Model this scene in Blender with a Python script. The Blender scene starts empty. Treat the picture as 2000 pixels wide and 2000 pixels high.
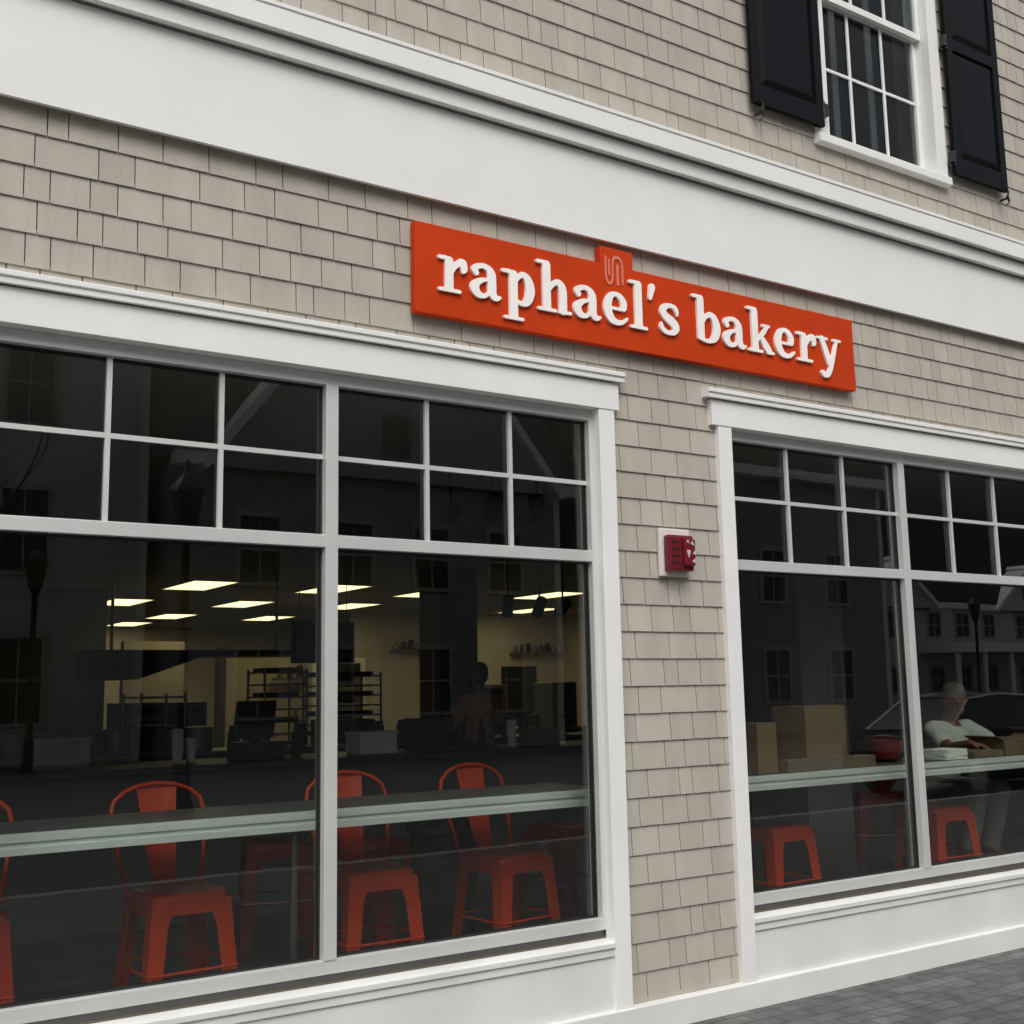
import bpy, bmesh, math, random
from mathutils import Vector, Matrix
R = math.radians
rnd = random.Random(7)
scene = bpy.context.scene
COL = scene.collection

# ---------------------------------------------------------------- materials
def newmat(name):
    m = bpy.data.materials.new(name); m.use_nodes = True
    nt = m.node_tree; nt.nodes.clear()
    out = nt.nodes.new('ShaderNodeOutputMaterial')
    return m, nt, out
def N(nt, t, **kw):
    n = nt.nodes.new(t)
    for k, v in kw.items(): setattr(n, k, v)
    return n
def L(nt, a, b): nt.links.new(a, b)
def mat(name, col, rough=.6, metal=0., spec=.5, var=.06, scale=6., bump=0., bscale=60., coat=0., stretch=None, attr=None, dirt=0.):
    """Principled with slow colour variation, roughness variation, optional bump / per-piece attribute."""
    m, nt, out = newmat(name)
    b = N(nt, 'ShaderNodeBsdfPrincipled'); L(nt, b.outputs[0], out.inputs[0])
    b.inputs['Metallic'].default_value = metal
    b.inputs['Specular IOR Level'].default_value = spec
    b.inputs['Coat Weight'].default_value = coat
    tc = N(nt, 'ShaderNodeTexCoord')
    mp = N(nt, 'ShaderNodeMapping'); L(nt, tc.outputs['Object'], mp.inputs[0])
    if stretch: mp.inputs['Scale'].default_value = stretch
    no = N(nt, 'ShaderNodeTexNoise'); no.inputs['Scale'].default_value = scale; no.inputs['Detail'].default_value = 6
    L(nt, mp.outputs[0], no.inputs[0])
    mr = N(nt, 'ShaderNodeMapRange'); L(nt, no.outputs[0], mr.inputs[0])
    mr.inputs[1].default_value = .3; mr.inputs[2].default_value = .7
    mr.inputs[3].default_value = 1 - var; mr.inputs[4].default_value = 1 + var
    fac = mr.outputs[0]
    if attr:
        at = N(nt, 'ShaderNodeAttribute', attribute_name=attr)
        mu = N(nt, 'ShaderNodeMath', operation='MULTIPLY'); L(nt, fac, mu.inputs[0]); L(nt, at.outputs['Fac'], mu.inputs[1]); fac = mu.outputs[0]
    if dirt:
        n2 = N(nt, 'ShaderNodeTexNoise'); n2.inputs['Scale'].default_value = 1.3; n2.inputs['Detail'].default_value = 9; n2.inputs['Roughness'].default_value = .7
        L(nt, tc.outputs['Object'], n2.inputs[0])
        m2 = N(nt, 'ShaderNodeMapRange'); L(nt, n2.outputs[0], m2.inputs[0]); m2.inputs[1].default_value = .5; m2.inputs[2].default_value = .75
        m2.inputs[3].default_value = 1; m2.inputs[4].default_value = 1 - dirt
        mu = N(nt, 'ShaderNodeMath', operation='MULTIPLY'); L(nt, fac, mu.inputs[0]); L(nt, m2.outputs[0], mu.inputs[1]); fac = mu.outputs[0]
    vm = N(nt, 'ShaderNodeVectorMath', operation='SCALE'); vm.inputs[0].default_value = col; L(nt, fac, vm.inputs['Scale'])
    L(nt, vm.outputs[0], b.inputs['Base Color'])
    rr = N(nt, 'ShaderNodeMapRange'); L(nt, no.outputs[0], rr.inputs[0]); rr.inputs[3].default_value = max(.02, rough - .08); rr.inputs[4].default_value = min(1, rough + .08)
    L(nt, rr.outputs[0], b.inputs['Roughness'])
    if bump:
        nb = N(nt, 'ShaderNodeTexNoise'); nb.inputs['Scale'].default_value = bscale; nb.inputs['Detail'].default_value = 4; L(nt, mp.outputs[0], nb.inputs[0])
        bp = N(nt, 'ShaderNodeBump'); bp.inputs['Strength'].default_value = bump; bp.inputs['Distance'].default_value = .004
        L(nt, nb.outputs[0], bp.inputs['Height']); L(nt, bp.outputs[0], b.inputs['Normal'])
    return m
def emis(name, col, s):
    m, nt, out = newmat(name)
    e = N(nt, 'ShaderNodeEmission'); e.inputs[0].default_value = (*col, 1); e.inputs[1].default_value = s
    L(nt, e.outputs[0], out.inputs[0]); return m
def glass(name, tint, refl=1., ior=1.5):
    m, nt, out = newmat(name)
    tr = N(nt, 'ShaderNodeBsdfTransparent'); tr.inputs[0].default_value = (*tint, 1)
    gl = N(nt, 'ShaderNodeBsdfGlossy'); gl.inputs['Roughness'].default_value = 0.0; gl.inputs[0].default_value = (.95, .97, .96, 1)
    tc = N(nt, 'ShaderNodeTexCoord'); no = N(nt, 'ShaderNodeTexNoise'); no.inputs['Scale'].default_value = .9; L(nt, tc.outputs['Object'], no.inputs[0])
    bp = N(nt, 'ShaderNodeBump'); bp.inputs['Strength'].default_value = .2; bp.inputs['Distance'].default_value = .004
    L(nt, no.outputs[0], bp.inputs['Height']); L(nt, bp.outputs[0], gl.inputs['Normal'])
    fr = N(nt, 'ShaderNodeFresnel'); ge = N(nt, 'ShaderNodeNewGeometry')      # both faces of the pane reflect like air-to-glass
    io = N(nt, 'ShaderNodeMapRange'); L(nt, ge.outputs['Backfacing'], io.inputs[0]); io.inputs[3].default_value = ior; io.inputs[4].default_value = 1 / ior
    L(nt, io.outputs[0], fr.inputs[0])
    mu = N(nt, 'ShaderNodeMath', operation='MULTIPLY'); mu.inputs[1].default_value = refl; L(nt, fr.outputs[0], mu.inputs[0])
    mx = N(nt, 'ShaderNodeMixShader'); L(nt, mu.outputs[0], mx.inputs[0]); L(nt, tr.outputs[0], mx.inputs[1]); L(nt, gl.outputs[0], mx.inputs[2])
    L(nt, mx.outputs[0], out.inputs[0]); return m
def clap(name, col, pitch=.12, rough=.6, vertical=False):
    """clapboard / board siding: real-height lap relief as bump"""
    m, nt, out = newmat(name)
    b = N(nt, 'ShaderNodeBsdfPrincipled'); L(nt, b.outputs[0], out.inputs[0]); b.inputs['Roughness'].default_value = rough
    tc = N(nt, 'ShaderNodeTexCoord'); sp = N(nt, 'ShaderNodeSeparateXYZ'); L(nt, tc.outputs['Object'], sp.inputs[0])
    d = N(nt, 'ShaderNodeMath', operation='DIVIDE'); L(nt, sp.outputs[0 if vertical else 2], d.inputs[0]); d.inputs[1].default_value = pitch
    f = N(nt, 'ShaderNodeMath', operation='FRACT'); L(nt, d.outputs[0], f.inputs[0])
    lt = N(nt, 'ShaderNodeMath', operation='LESS_THAN'); L(nt, f.outputs[0], lt.inputs[0]); lt.inputs[1].default_value = .1
    no = N(nt, 'ShaderNodeTexNoise'); no.inputs['Scale'].default_value = 1.2; L(nt, tc.outputs['Object'], no.inputs[0])
    mr = N(nt, 'ShaderNodeMapRange'); L(nt, no.outputs[0], mr.inputs[0]); mr.inputs[3].default_value = .85; mr.inputs[4].default_value = 1.15
    s2 = N(nt, 'ShaderNodeMath', operation='MULTIPLY_ADD'); L(nt, lt.outputs[0], s2.inputs[0]); s2.inputs[1].default_value = -.35; L(nt, mr.outputs[0], s2.inputs[2])
    vm = N(nt, 'ShaderNodeVectorMath', operation='SCALE'); vm.inputs[0].default_value = col; L(nt, s2.outputs[0], vm.inputs['Scale'])
    L(nt, vm.outputs[0], b.inputs['Base Color'])
    bp = N(nt, 'ShaderNodeBump'); bp.inputs['Distance'].default_value = .02; L(nt, f.outputs[0], bp.inputs['Height']); L(nt, bp.outputs[0], b.inputs['Normal'])
    return m
def pavers(name, c1, c2, mortar, bw=.2, bh=.1):
    m, nt, out = newmat(name)
    b = N(nt, 'ShaderNodeBsdfPrincipled'); L(nt, b.outputs[0], out.inputs[0])
    tc = N(nt, 'ShaderNodeTexCoord')
    br = N(nt, 'ShaderNodeTexBrick'); L(nt, tc.outputs['Object'], br.inputs[0])
    br.inputs['Color1'].default_value = (*c1, 1); br.inputs['Color2'].default_value = (*c2, 1); br.inputs['Mortar'].default_value = (*mortar, 1)
    br.inputs['Scale'].default_value = 1; br.inputs['Mortar Size'].default_value = .006; br.inputs['Brick Width'].default_value = bw; br.inputs['Row Height'].default_value = bh
    no = N(nt, 'ShaderNodeTexNoise'); no.inputs['Scale'].default_value = 5; no.inputs['Detail'].default_value = 8; no.inputs['Roughness'].default_value = .7; L(nt, tc.outputs['Object'], no.inputs[0])
    mr = N(nt, 'ShaderNodeMapRange'); L(nt, no.outputs[0], mr.inputs[0]); mr.inputs[1].default_value = .3; mr.inputs[2].default_value = .7; mr.inputs[3].default_value = .5; mr.inputs[4].default_value = 1.6
    vm = N(nt, 'ShaderNodeVectorMath', operation='SCALE'); L(nt, br.outputs[0], vm.inputs[0]); L(nt, mr.outputs[0], vm.inputs['Scale'])
    L(nt, vm.outputs[0], b.inputs['Base Color']); b.inputs['Roughness'].default_value = .75
    n2 = N(nt, 'ShaderNodeTexNoise'); n2.inputs['Scale'].default_value = 60; L(nt, tc.outputs['Object'], n2.inputs[0])
    ad = N(nt, 'ShaderNodeMath', operation='MULTIPLY_ADD'); L(nt, br.outputs['Fac'], ad.inputs[0]); ad.inputs[1].default_value = -1.5; L(nt, n2.outputs[0], ad.inputs[2])
    bp = N(nt, 'ShaderNodeBump'); bp.inputs['Distance'].default_value = .006; L(nt, ad.outputs[0], bp.inputs['Height']); L(nt, bp.outputs[0], b.inputs['Normal'])
    return m

M = dict(
    white=mat('white_paint', (.80, .80, .775), .55, var=.03, scale=2.5, bump=.12, bscale=90, dirt=.02),
    white2=mat('shaded_white_base_paint', (.70, .70, .675), .6, var=.05, scale=3, bump=.15, bscale=70, dirt=.07),  # greyer white holds the weaker low sky light; dirt noise on top
    shingle=mat('shingle_stain', (.430, .398, .343), .8, var=.08, scale=9, bump=.7, bscale=70, stretch=(1, 1, .25), attr='tone', spec=.25),
    sheath=mat('building_paper', (.10, .085, .065), .9),
    alu=mat('painted_aluminium', (.68, .68, .665), .42, metal=.35, var=.03, scale=3),
    aludark=mat('aluminium_subsill', (.20, .20, .195), .5, metal=.3, var=.05),
    gasket=mat('black_gasket', (.012, .012, .012), .6),
    shutter=mat('black_shutter_paint', (.005, .006, .008), .5, var=.1, scale=4, spec=.1),
    iron=mat('black_iron', (.012, .012, .012), .55, var=.2),
    sign=mat('orange_sign_paint', (.54, .046, .006), .6, var=.07, scale=5, bump=.1, spec=.12, dirt=.07),
    letter=mat('letter_white', (.95, .90, .86), .5, var=.03),
    pink=mat('emblem_pink', (.70, .20, .13), .5),
    red=mat('alarm_red', (.16, .010, .018), .35, var=.08),
    alarmplate=mat('alarm_plate_white', (.74, .66, .63), .5),
    lens=mat('strobe_lens', (.62, .52, .50), .15, spec=.8),
    pave=pavers('brick_pavers', (.12, .118, .115), (.08, .079, .078), (.065, .064, .063)),
    concrete=mat('kerb_concrete', (.30, .29, .28), .85, var=.12, bump=.4),
    asphalt=mat('asphalt', (.05, .05, .052), .9, var=.25, scale=20, bump=.6, bscale=120),
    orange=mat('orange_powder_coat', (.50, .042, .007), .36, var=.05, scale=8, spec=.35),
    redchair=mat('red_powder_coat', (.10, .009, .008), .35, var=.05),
    rubber=mat('rubber', (.02, .02, .02), .8),
    zinc=mat('counter_edge_metal', (.72, .77, .74), .38, metal=.2, var=.08, scale=12, stretch=(.2, 1, 1)),
    counter=mat('counter_top_dark', (.085, .09, .088), .4, var=.1),
    post=mat('counter_post_steel', (.10, .095, .09), .4, metal=.5),
    floor=mat('polished_concrete_floor', (.07, .068, .065), .45, var=.2, scale=2),
    drywall=mat('painted_drywall', (.74, .68, .60), .8, var=.05, scale=1.),
    dkwall=mat('dark_grey_wall', (.09, .093, .095), .8, var=.08, scale=1.),
    dkwall2=mat('charcoal_column_paint', (.045, .047, .05), .7, var=.08, scale=1.),
    ceil=mat('ceiling_tile', (.40, .38, .34), .9, var=.08, scale=1.2),
    dark=mat('black_equipment', (.018, .018, .02), .45, var=.2),
    steel=mat('kitchen_steel', (.30, .29, .27), .35, metal=.7, var=.1),
    tan=mat('tan_door', (.66, .58, .46), .6, var=.08),
    kraft=mat('kraft_cardboard', (.17, .115, .06), .85, var=.08, bump=.2, stretch=(1, 1, 8)),
    kraft2=mat('faded_cardboard', (.14, .105, .07), .85, var=.08, bump=.2),
    paper=mat('white_paper', (.78, .80, .76), .8, var=.04),
    redplastic=mat('red_plastic', (.14, .006, .008), .4),
    skin=mat('skin', (.20, .085, .055), .55, var=.08, scale=20),
    hair=mat('grey_brown_hair', (.10, .085, .07), .7, var=.3, scale=60, bump=.8, bscale=150),
    hairdk=mat('dark_hair', (.02, .012, .01), .6, var=.3, scale=60, bump=.8, bscale=150),
    tee=mat('white_cotton', (.58, .60, .55), .9, var=.06, scale=10, bump=.4, bscale=30),
    pants=mat('pale_grey_trousers', (.20, .20, .185), .9, var=.08, bump=.3, bscale=30),
    blouse=mat('dusty_pink_cotton', (.55, .30, .25), .9, var=.08, bump=.3, bscale=30),
    apron=mat('grey_apron', (.13, .14, .13), .9, var=.08),
    eye=mat('eye', (.03, .025, .02), .2),
    light=emis('troffer_diffuser', (1, .82, .42), 2.5),
    glow=emis('small_lamp', (1, .9, .7), 1.7),
    glassA=glass('storefront_glass', (.86, .88, .86), 1.3),
    glassU=glass('upper_window_glass', (.70, .73, .74), .55, 1.35),
    glassD=glass('dark_window_glass', (.45, .5, .52), 1.0),
    blind=mat('window_blind', (.25, .25, .26), .8),
    grey=clap('grey_clapboard', (.56, .57, .555), .13),
    sage=clap('sage_clapboard', (.52, .54, .47), .13),
    darkclap=clap('slate_board_siding', (.26, .27, .275), .3, vertical=True),
    roof=mat('slate_roof_shingle', (.028, .029, .031), .85, var=.3, scale=10, bump=1, bscale=25),
    blackcar=mat('black_car_paint', (.008, .009, .011), .45, coat=0., var=.05, spec=.08),
    tyre=mat('tyre', (.02, .02, .02), .85, bump=.4),
    rim=mat('alloy_rim', (.5, .5, .5), .3, metal=.9),
    chrome=mat('bright_trim', (.6, .6, .6), .2, metal=1.),
    lampred=mat('tail_lamp_red', (.35, .01, .01), .15),
    lampclear=mat('headlamp_clear', (.6, .62, .64), .1, spec=.9),
    housetrim=mat('weathered_window_trim', (.36, .37, .36), .7),
    bread=mat('bread_crust', (.30, .15, .055), .8, var=.2, scale=18),
    bark=mat('bark', (.07, .055, .045), .9, var=.3, bump=1, bscale=25),
)

# ---------------------------------------------------------------- mesh helpers
class MB:
    def __init__(s): s.v = []; s.f = []; s.tone = None
    def add(s, vs, fs, mt=None):
        o = len(s.v); s.v += [tuple(v) for v in vs]; s.f += [tuple(i + o for i in f) for f in fs]; return s
    def box(s, x0, x1, y0, y1, z0, z1):
        vs = [(x, y, z) for x in (x0, x1) for y in (y0, y1) for z in (z0, z1)]
        return s.add(vs, [(0, 1, 3, 2), (4, 6, 7, 5), (0, 4, 5, 1), (2, 3, 7, 6), (0, 2, 6, 4), (1, 5, 7, 3)])
    def boxm(s, cx, cy, cz, sx, sy, sz, rot=None):
        vs = []
        for x in (-sx / 2, sx / 2):
            for y in (-sy / 2, sy / 2):
                for z in (-sz / 2, sz / 2):
                    p = Vector((x, y, z))
                    if rot: p = rot @ p
                    vs.append((p.x + cx, p.y + cy, p.z + cz))
        return s.add(vs, [(0, 1, 3, 2), (4, 6, 7, 5), (0, 4, 5, 1), (2, 3, 7, 6), (0, 2, 6, 4), (1, 5, 7, 3)])
    def prism(s, pts, axis, a, b):
        """closed polygon pts (2-D) extruded along axis from a to b"""
        n = len(pts)
        def P(p, t): return {'x': (t, p[0], p[1]), 'y': (p[0], t, p[1]), 'z': (p[0], p[1], t)}[axis]
        vs = [P(p, a) for p in pts] + [P(p, b) for p in pts]
        return s.add(vs, [tuple(range(n)), tuple(range(2 * n - 1, n - 1, -1))] + [(i, (i + 1) % n, n + (i + 1) % n, n + i) for i in range(n)])
    def tube(s, path, rads, n=10, caps=True, flat=1.):
        path = [Vector(p) for p in path]
        if not isinstance(rads, (list, tuple)): rads = [rads] * len(path)
        o = []; up = Vector((0, 0, 1))
        for i, p in enumerate(path):
            d = (path[min(i + 1, len(path) - 1)] - path[max(i - 1, 0)]).normalized()
            u = d.cross(up)
            if u.length < .1: u = d.cross(Vector((0, 1, 0)))
            u.normalize(); w = u.cross(d).normalized()
            for k in range(n):
                a = 2 * math.pi * k / n
                q = p + (u * math.cos(a) + w * math.sin(a) * flat) * rads[i]; o.append(tuple(q))
        fs = [(i * n + k, i * n + (k + 1) % n, (i + 1) * n + (k + 1) % n, (i + 1) * n + k) for i in range(len(path) - 1) for k in range(n)]
        if caps: fs += [tuple(range(n - 1, -1, -1)), tuple((len(path) - 1) * n + k for k in range(n))]
        return s.add(o, fs)
    def ball(s, c, r, nu=16, nv=10, rot=None):
        if not isinstance(r, (list, tuple)): r = (r, r, r)
        vs = [];
        for j in range(nv + 1):
            t = math.pi * j / nv
            for i in range(nu):
                a = 2 * math.pi * i / nu
                p = Vector((r[0] * math.sin(t) * math.cos(a), r[1] * math.sin(t) * math.sin(a), r[2] * math.cos(t)))
                if rot: p = rot @ p
                vs.append((p.x + c[0], p.y + c[1], p.z + c[2]))
        return s.add(vs, [(j * nu + i, (j + 1) * nu + i, (j + 1) * nu + (i + 1) % nu, j * nu + (i + 1) % nu) for j in range(nv) for i in range(nu)])
    def caps(s, a, b, ra, rb, n=12):
        """tapered capsule"""
        a = Vector(a); b = Vector(b); d = (b - a)
        if d.length < 1e-6: return s.ball(a, ra)
        d.normalize(); pts = []; rr = []
        for k in range(5):
            t = math.pi / 2 * k / 5; pts.append(a - d * ra * math.cos(t)); rr.append(max(ra * math.sin(t), 1e-4))
        pts.append(a); rr.append(ra); pts.append(b); rr.append(rb)
        for k in range(4, -1, -1):
            t = math.pi / 2 * k / 5; pts.append(b + d * rb * math.cos(t)); rr.append(max(rb * math.sin(t), 1e-4))
        return s.tube(pts, rr, n)
    def lathe(s, prof, c=(0, 0, 0), n=24):
        vs = [(c[0] + r * math.cos(2 * math.pi * k / n), c[1] + r * math.sin(2 * math.pi * k / n), c[2] + z) for r, z in prof for k in range(n)]
        fs = [(i * n + k, i * n + (k + 1) % n, (i + 1) * n + (k + 1) % n, (i + 1) * n + k) for i in range(len(prof) - 1) for k in range(n)]
        return s.add(vs, fs + [tuple(range(n - 1, -1, -1)), tuple((len(prof) - 1) * n + k for k in range(n))])
    def mesh(s, name):
        me = bpy.data.meshes.new(name); me.from_pydata(s.v, [], s.f); me.validate(); me.update()
        bm = bmesh.new(); bm.from_mesh(me); bmesh.ops.recalc_face_normals(bm, faces=bm.faces); bm.to_mesh(me); bm.free()
        return me
    def build(s, name, m, parent=None, smooth=False, bevel=0., loc=None, rz=0.):
        me = s.mesh(name); me.materials.append(m)
        if bevel:
            bm = bmesh.new(); bm.from_mesh(me)
            bmesh.ops.remove_doubles(bm, verts=bm.verts, dist=1e-6)
            bmesh.ops.bevel(bm, geom=[e for e in bm.edges if len(e.link_faces) == 2 and e.calc_face_angle(0) > .5], offset=bevel, segments=2, affect='EDGES', profile=.6)
            bm.to_mesh(me); bm.free()
        if smooth:
            for p in me.polygons: p.use_smooth = True
            me.set_sharp_from_angle(angle=R(35))
        o = bpy.data.objects.new(name, me); COL.objects.link(o)
        if parent: o.parent = parent
        if loc: o.location = loc
        o.rotation_euler.z = rz
        return o
def tag(o, label=None, cat=None, group=None, kind=None):
    if label: o['label'] = label
    if cat: o['category'] = cat
    if group: o['group'] = group
    if kind: o['kind'] = kind
    return o
def thing(name, label, cat, loc=(0, 0, 0), rz=0, group=None):
    o = bpy.data.objects.new(name, None); COL.objects.link(o); o.empty_display_size = .1
    o.location = loc; o.rotation_euler.z = rz
    return tag(o, label, cat, group)
def dup(root, loc, rz=0, label=None, group=None):
    r = root.copy(); COL.objects.link(r); r.location = loc; r.rotation_euler = (0, 0, rz)
    if label: r['label'] = label
    if group: r['group'] = group
    for ch in list(root.children):
        c = ch.copy(); COL.objects.link(c); c.parent = r
        for g in list(ch.children):
            d = g.copy(); COL.objects.link(d); d.parent = c
    return r
def evalmods(o, mods):
    for t, kw in mods:
        md = o.modifiers.new(t, t)
        for k, v in kw.items(): setattr(md, k, v)
    dg = bpy.context.evaluated_depsgraph_get(); dg.update()
    me = bpy.data.meshes.new_from_object(o.evaluated_get(dg)); o.modifiers.clear()
    old = o.data; o.data = me; return o

# ================================================================ SETTING
x0F, x1F = -6.0, 30.0
tag(MB().box(-60, 90, -5.55, .104, -.3, 0).build('pavement', M['pave']), kind='structure')
tag(MB().box(-60, 90, -10.0, -5.70, -.4, -.13).build('road', M['asphalt']), kind='structure')
kb = MB(); kb.box(-60, 90, -5.70, -5.55, -.4, .004); kb.box(-60, 90, -10.15, -10.0, -.4, .004)
tag(kb.build('kerb', M['concrete'], bevel=.012), kind='structure')
tag(MB().box(-60, 90, -60, -10.15, -.3, 0).build('opposite_pavement', M['pave']), kind='structure')
tag(MB().box(-160, 190, -160, 120, -.6, -.45).build('ground', M['asphalt']), kind='structure')
tag(MB().box(-1.6, 22, .105, 24.5, -.1, .12).build('floor', M['floor']), kind='structure')

# ================================================================ BUILDING
BX0, BX1 = -1.6, 16.0
bld = thing('shop_building', 'beige shingled shop building with white trim, wide display windows and a shuttered upper window', 'building', (0, 0, 0))
ZB, ZF, ZM, ZT = 3.73, 4.17, 4.254, 4.387
W1 = (-.722, 3.398); W2 = (4.269, 8.498)
UW = [5.68, 8.75]         # centres of the upper windows
UZ0, UZ1 = 4.73, 6.70
# ---- structural wall with openings
w = MB()
w.box(BX0, BX1, .03, .104, .0, .43)
for a, b in ((BX0, W1[0]), (W1[1], W2[0]), (W2[1], BX1)): w.box(a, b, .03, .104, .43, 2.878)
w.box(BX0, BX1, .03, .104, 2.878, 3.1); w.box(BX0, BX1, .03, .26, 3.1, UZ0)
xs = BX0
for c in UW: w.box(xs, c - .52, .03, .26, UZ0, UZ1); xs = c + .52
w.box(xs, BX1, .03, .26, UZ0, UZ1)
w.box(BX0, BX1, .03, .26, UZ1, 8.2)
w.build('wall', M['sheath'], bld)
w = MB(); w.box(BX0, BX0 + .2, .104, 24.5, 0, 8.2); w.box(21.8, 22, .26, 24.5, 0, 8.2); w.box(BX0 + .2, 21.8, 24.3, 24.5, 0, 8.2); w.box(BX1, 22, .06, .26, 0, 8.2)
w.build('outer_wall', M['drywall'], bld)
MB().box(BX0, 22, -.35, 24.5, 8.2, 8.5).build('roof', M['roof'], bld)
# ---- shingle siding: real lapped shingles
def shingles(name, z0, z1, pitch, zref, skip, seed):
    r = random.Random(seed); v = []; f = []; tone = []
    k0 = math.floor((z0 - zref) / pitch) - 1
    z = zref + k0 * pitch
    prev = []
    while z < z1:
        zb = max(z, z0); zt = min(z + pitch + .02, z1)
        if zt - zb > .01:
            x = BX0 - r.random() * .2; cur = []
            while x < BX1:
                wd = r.choice((.085, .11, .125, .14, .15, .165, .19, .205)) + r.uniform(-.010, .010)
                for _ in range(4):
                    if all(abs(x + wd - q) > .022 for q in prev): break
                    wd += .024
                xa, xb = max(x, BX0), min(x + wd, BX1); cur.append(x + wd)
                x += wd
                g = .0023
                segs = [(xa + g, xb - g)]
                for (sx0, sx1, sz0, sz1) in skip:
                    if zb + .02 >= sz0 and zt - .02 <= sz1:
                        ns = []
                        for a, b in segs:
                            if b <= sx0 or a >= sx1: ns.append((a, b)); continue
                            if a < sx0: ns.append((a, sx0))
                            if b > sx1: ns.append((sx1, b))
                        segs = ns
                t = 1 + r.gauss(0, .035); dy = r.uniform(-.0005, .0005); dz = r.uniform(-.0006, .0006)
                tl = r.uniform(-.0004, .0004)
                for a, b in segs:
                    if b - a < .01: continue
                    o = len(v)
                    yb = -.0105 + dy; fr = (zt - zb) / (pitch + .02); yt = -.0105 + .0095 * fr + dy
                    v += [(a, yb + tl, zb + dz), (b, yb - tl, zb + dz), (b, yt - tl, zt), (a, yt + tl, zt), (a, .03, zb + dz), (b, .03, zb + dz), (b, .03, zt), (a, .03, zt)]
                    f += [(o, o + 1, o + 2, o + 3), (o, o + 4, o + 5, o + 1), (o, o + 3, o + 7, o + 4), (o + 1, o + 5, o + 6, o + 2)]
                    tone += [t] * 4
            prev = cur
        z += pitch
    me = bpy.data.meshes.new(name); me.from_pydata(v, [], f); me.update()
    at = me.attributes.new('tone', 'FLOAT', 'FACE'); at.data.foreach_set('value', tone)
    me.materials.append(M['shingle']); o = bpy.data.objects.new(name, me); COL.objects.link(o); o.parent = bld; return o
shingles('shingle_siding', .10, 3.76, .1297, .255, [(W1[0] - .05, W1[1] + .05, 0, 3.02), (W2[0] - .05, W2[1] + .05, 0, 3.02)], 3)
shingles('shingle_siding', 4.36, 8.2, .1345, 4.565, [(c - .56, c + .56, 4.68, 6.8) for c in UW], 11)
# ---- belt course (boards separated by open shadow gaps)
b = MB(); b.prism([(.03, ZB + .014), (-.034, ZB + .014), (-.034, ZB), (-.052, ZB), (-.052, ZF), (.03, ZF)], 'x', BX0, BX1); b.build('fascia_board', M['white'], bld)
b = MB(); b.prism([(.03, ZF), (.012, ZF), (.012, ZF + .017), (-.070, ZF + .017), (-.070, ZF + .006), (-.090, ZF + .006), (-.094, ZF + .010), (-.094, ZM), (.03, ZM)], 'x', BX0, BX1); b.build('bed_moulding', M['white'], bld)
b = MB(); b.prism([(.03, ZM), (-.02, ZM), (-.02, ZM + .019), (-.112, ZM + .019), (-.112, ZM + .008), (-.132, ZM + .008), (-.136, ZM + .012), (-.136, ZT - .030), (-.131, ZT - .027), (-.131, ZT - .022), (-.139, ZT - .020), (-.139, ZT - .004), (-.134, ZT), (.03, ZT + .035)], 'x', BX0, BX1)
b.build('crown_moulding', M['white'], bld)
# ---- base trim (skirting board)
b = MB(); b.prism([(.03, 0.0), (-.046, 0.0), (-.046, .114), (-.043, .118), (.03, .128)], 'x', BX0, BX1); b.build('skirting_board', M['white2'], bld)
# ---- headers, casings, windows
for (a, c) in (W1, W2):
    el, er = (.122, .122) if a < 0 else (.137, .137)
    h = MB().box(a - el, c + er, -.040, .03, 2.878, 3.0125).build('window_header', M['white'], bld, bevel=.002)
    cp = MB(); ov = .024 if a < 0 else .040
    prof = [(.03, 3.0125), (-.010, 3.0125), (-.010, 3.021), (-.048, 3.021), (-.048, 3.016), (-.058, 3.016), (-.060, 3.019), (-.060, 3.040), (-.066, 3.043), (-.068, 3.046), (-.068, 3.063), (-.065, 3.066), (.03, 3.078)]
    cp.prism(prof, 'x', a - el - ov, c + er + ov); cp.build('header_cap', M['white'], h)
    for (p, q) in ((a - .094, a), (c, c + .094)):
        MB().box(p, q, -.036, .03, .118, 2.878).build('window_casing', M['white'], bld, bevel=.002)
    # knee panel under the glass
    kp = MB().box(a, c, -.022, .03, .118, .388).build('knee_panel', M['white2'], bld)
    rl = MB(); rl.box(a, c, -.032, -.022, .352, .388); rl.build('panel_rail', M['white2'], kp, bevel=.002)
    sl = MB(); sl.prism([(.05, .388), (-.040, .388), (-.042, .391), (-.042, .410), (-.039, .413), (.05, .423)], 'x', a, c); sl.build('sill', M['white2'], kp)
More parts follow.
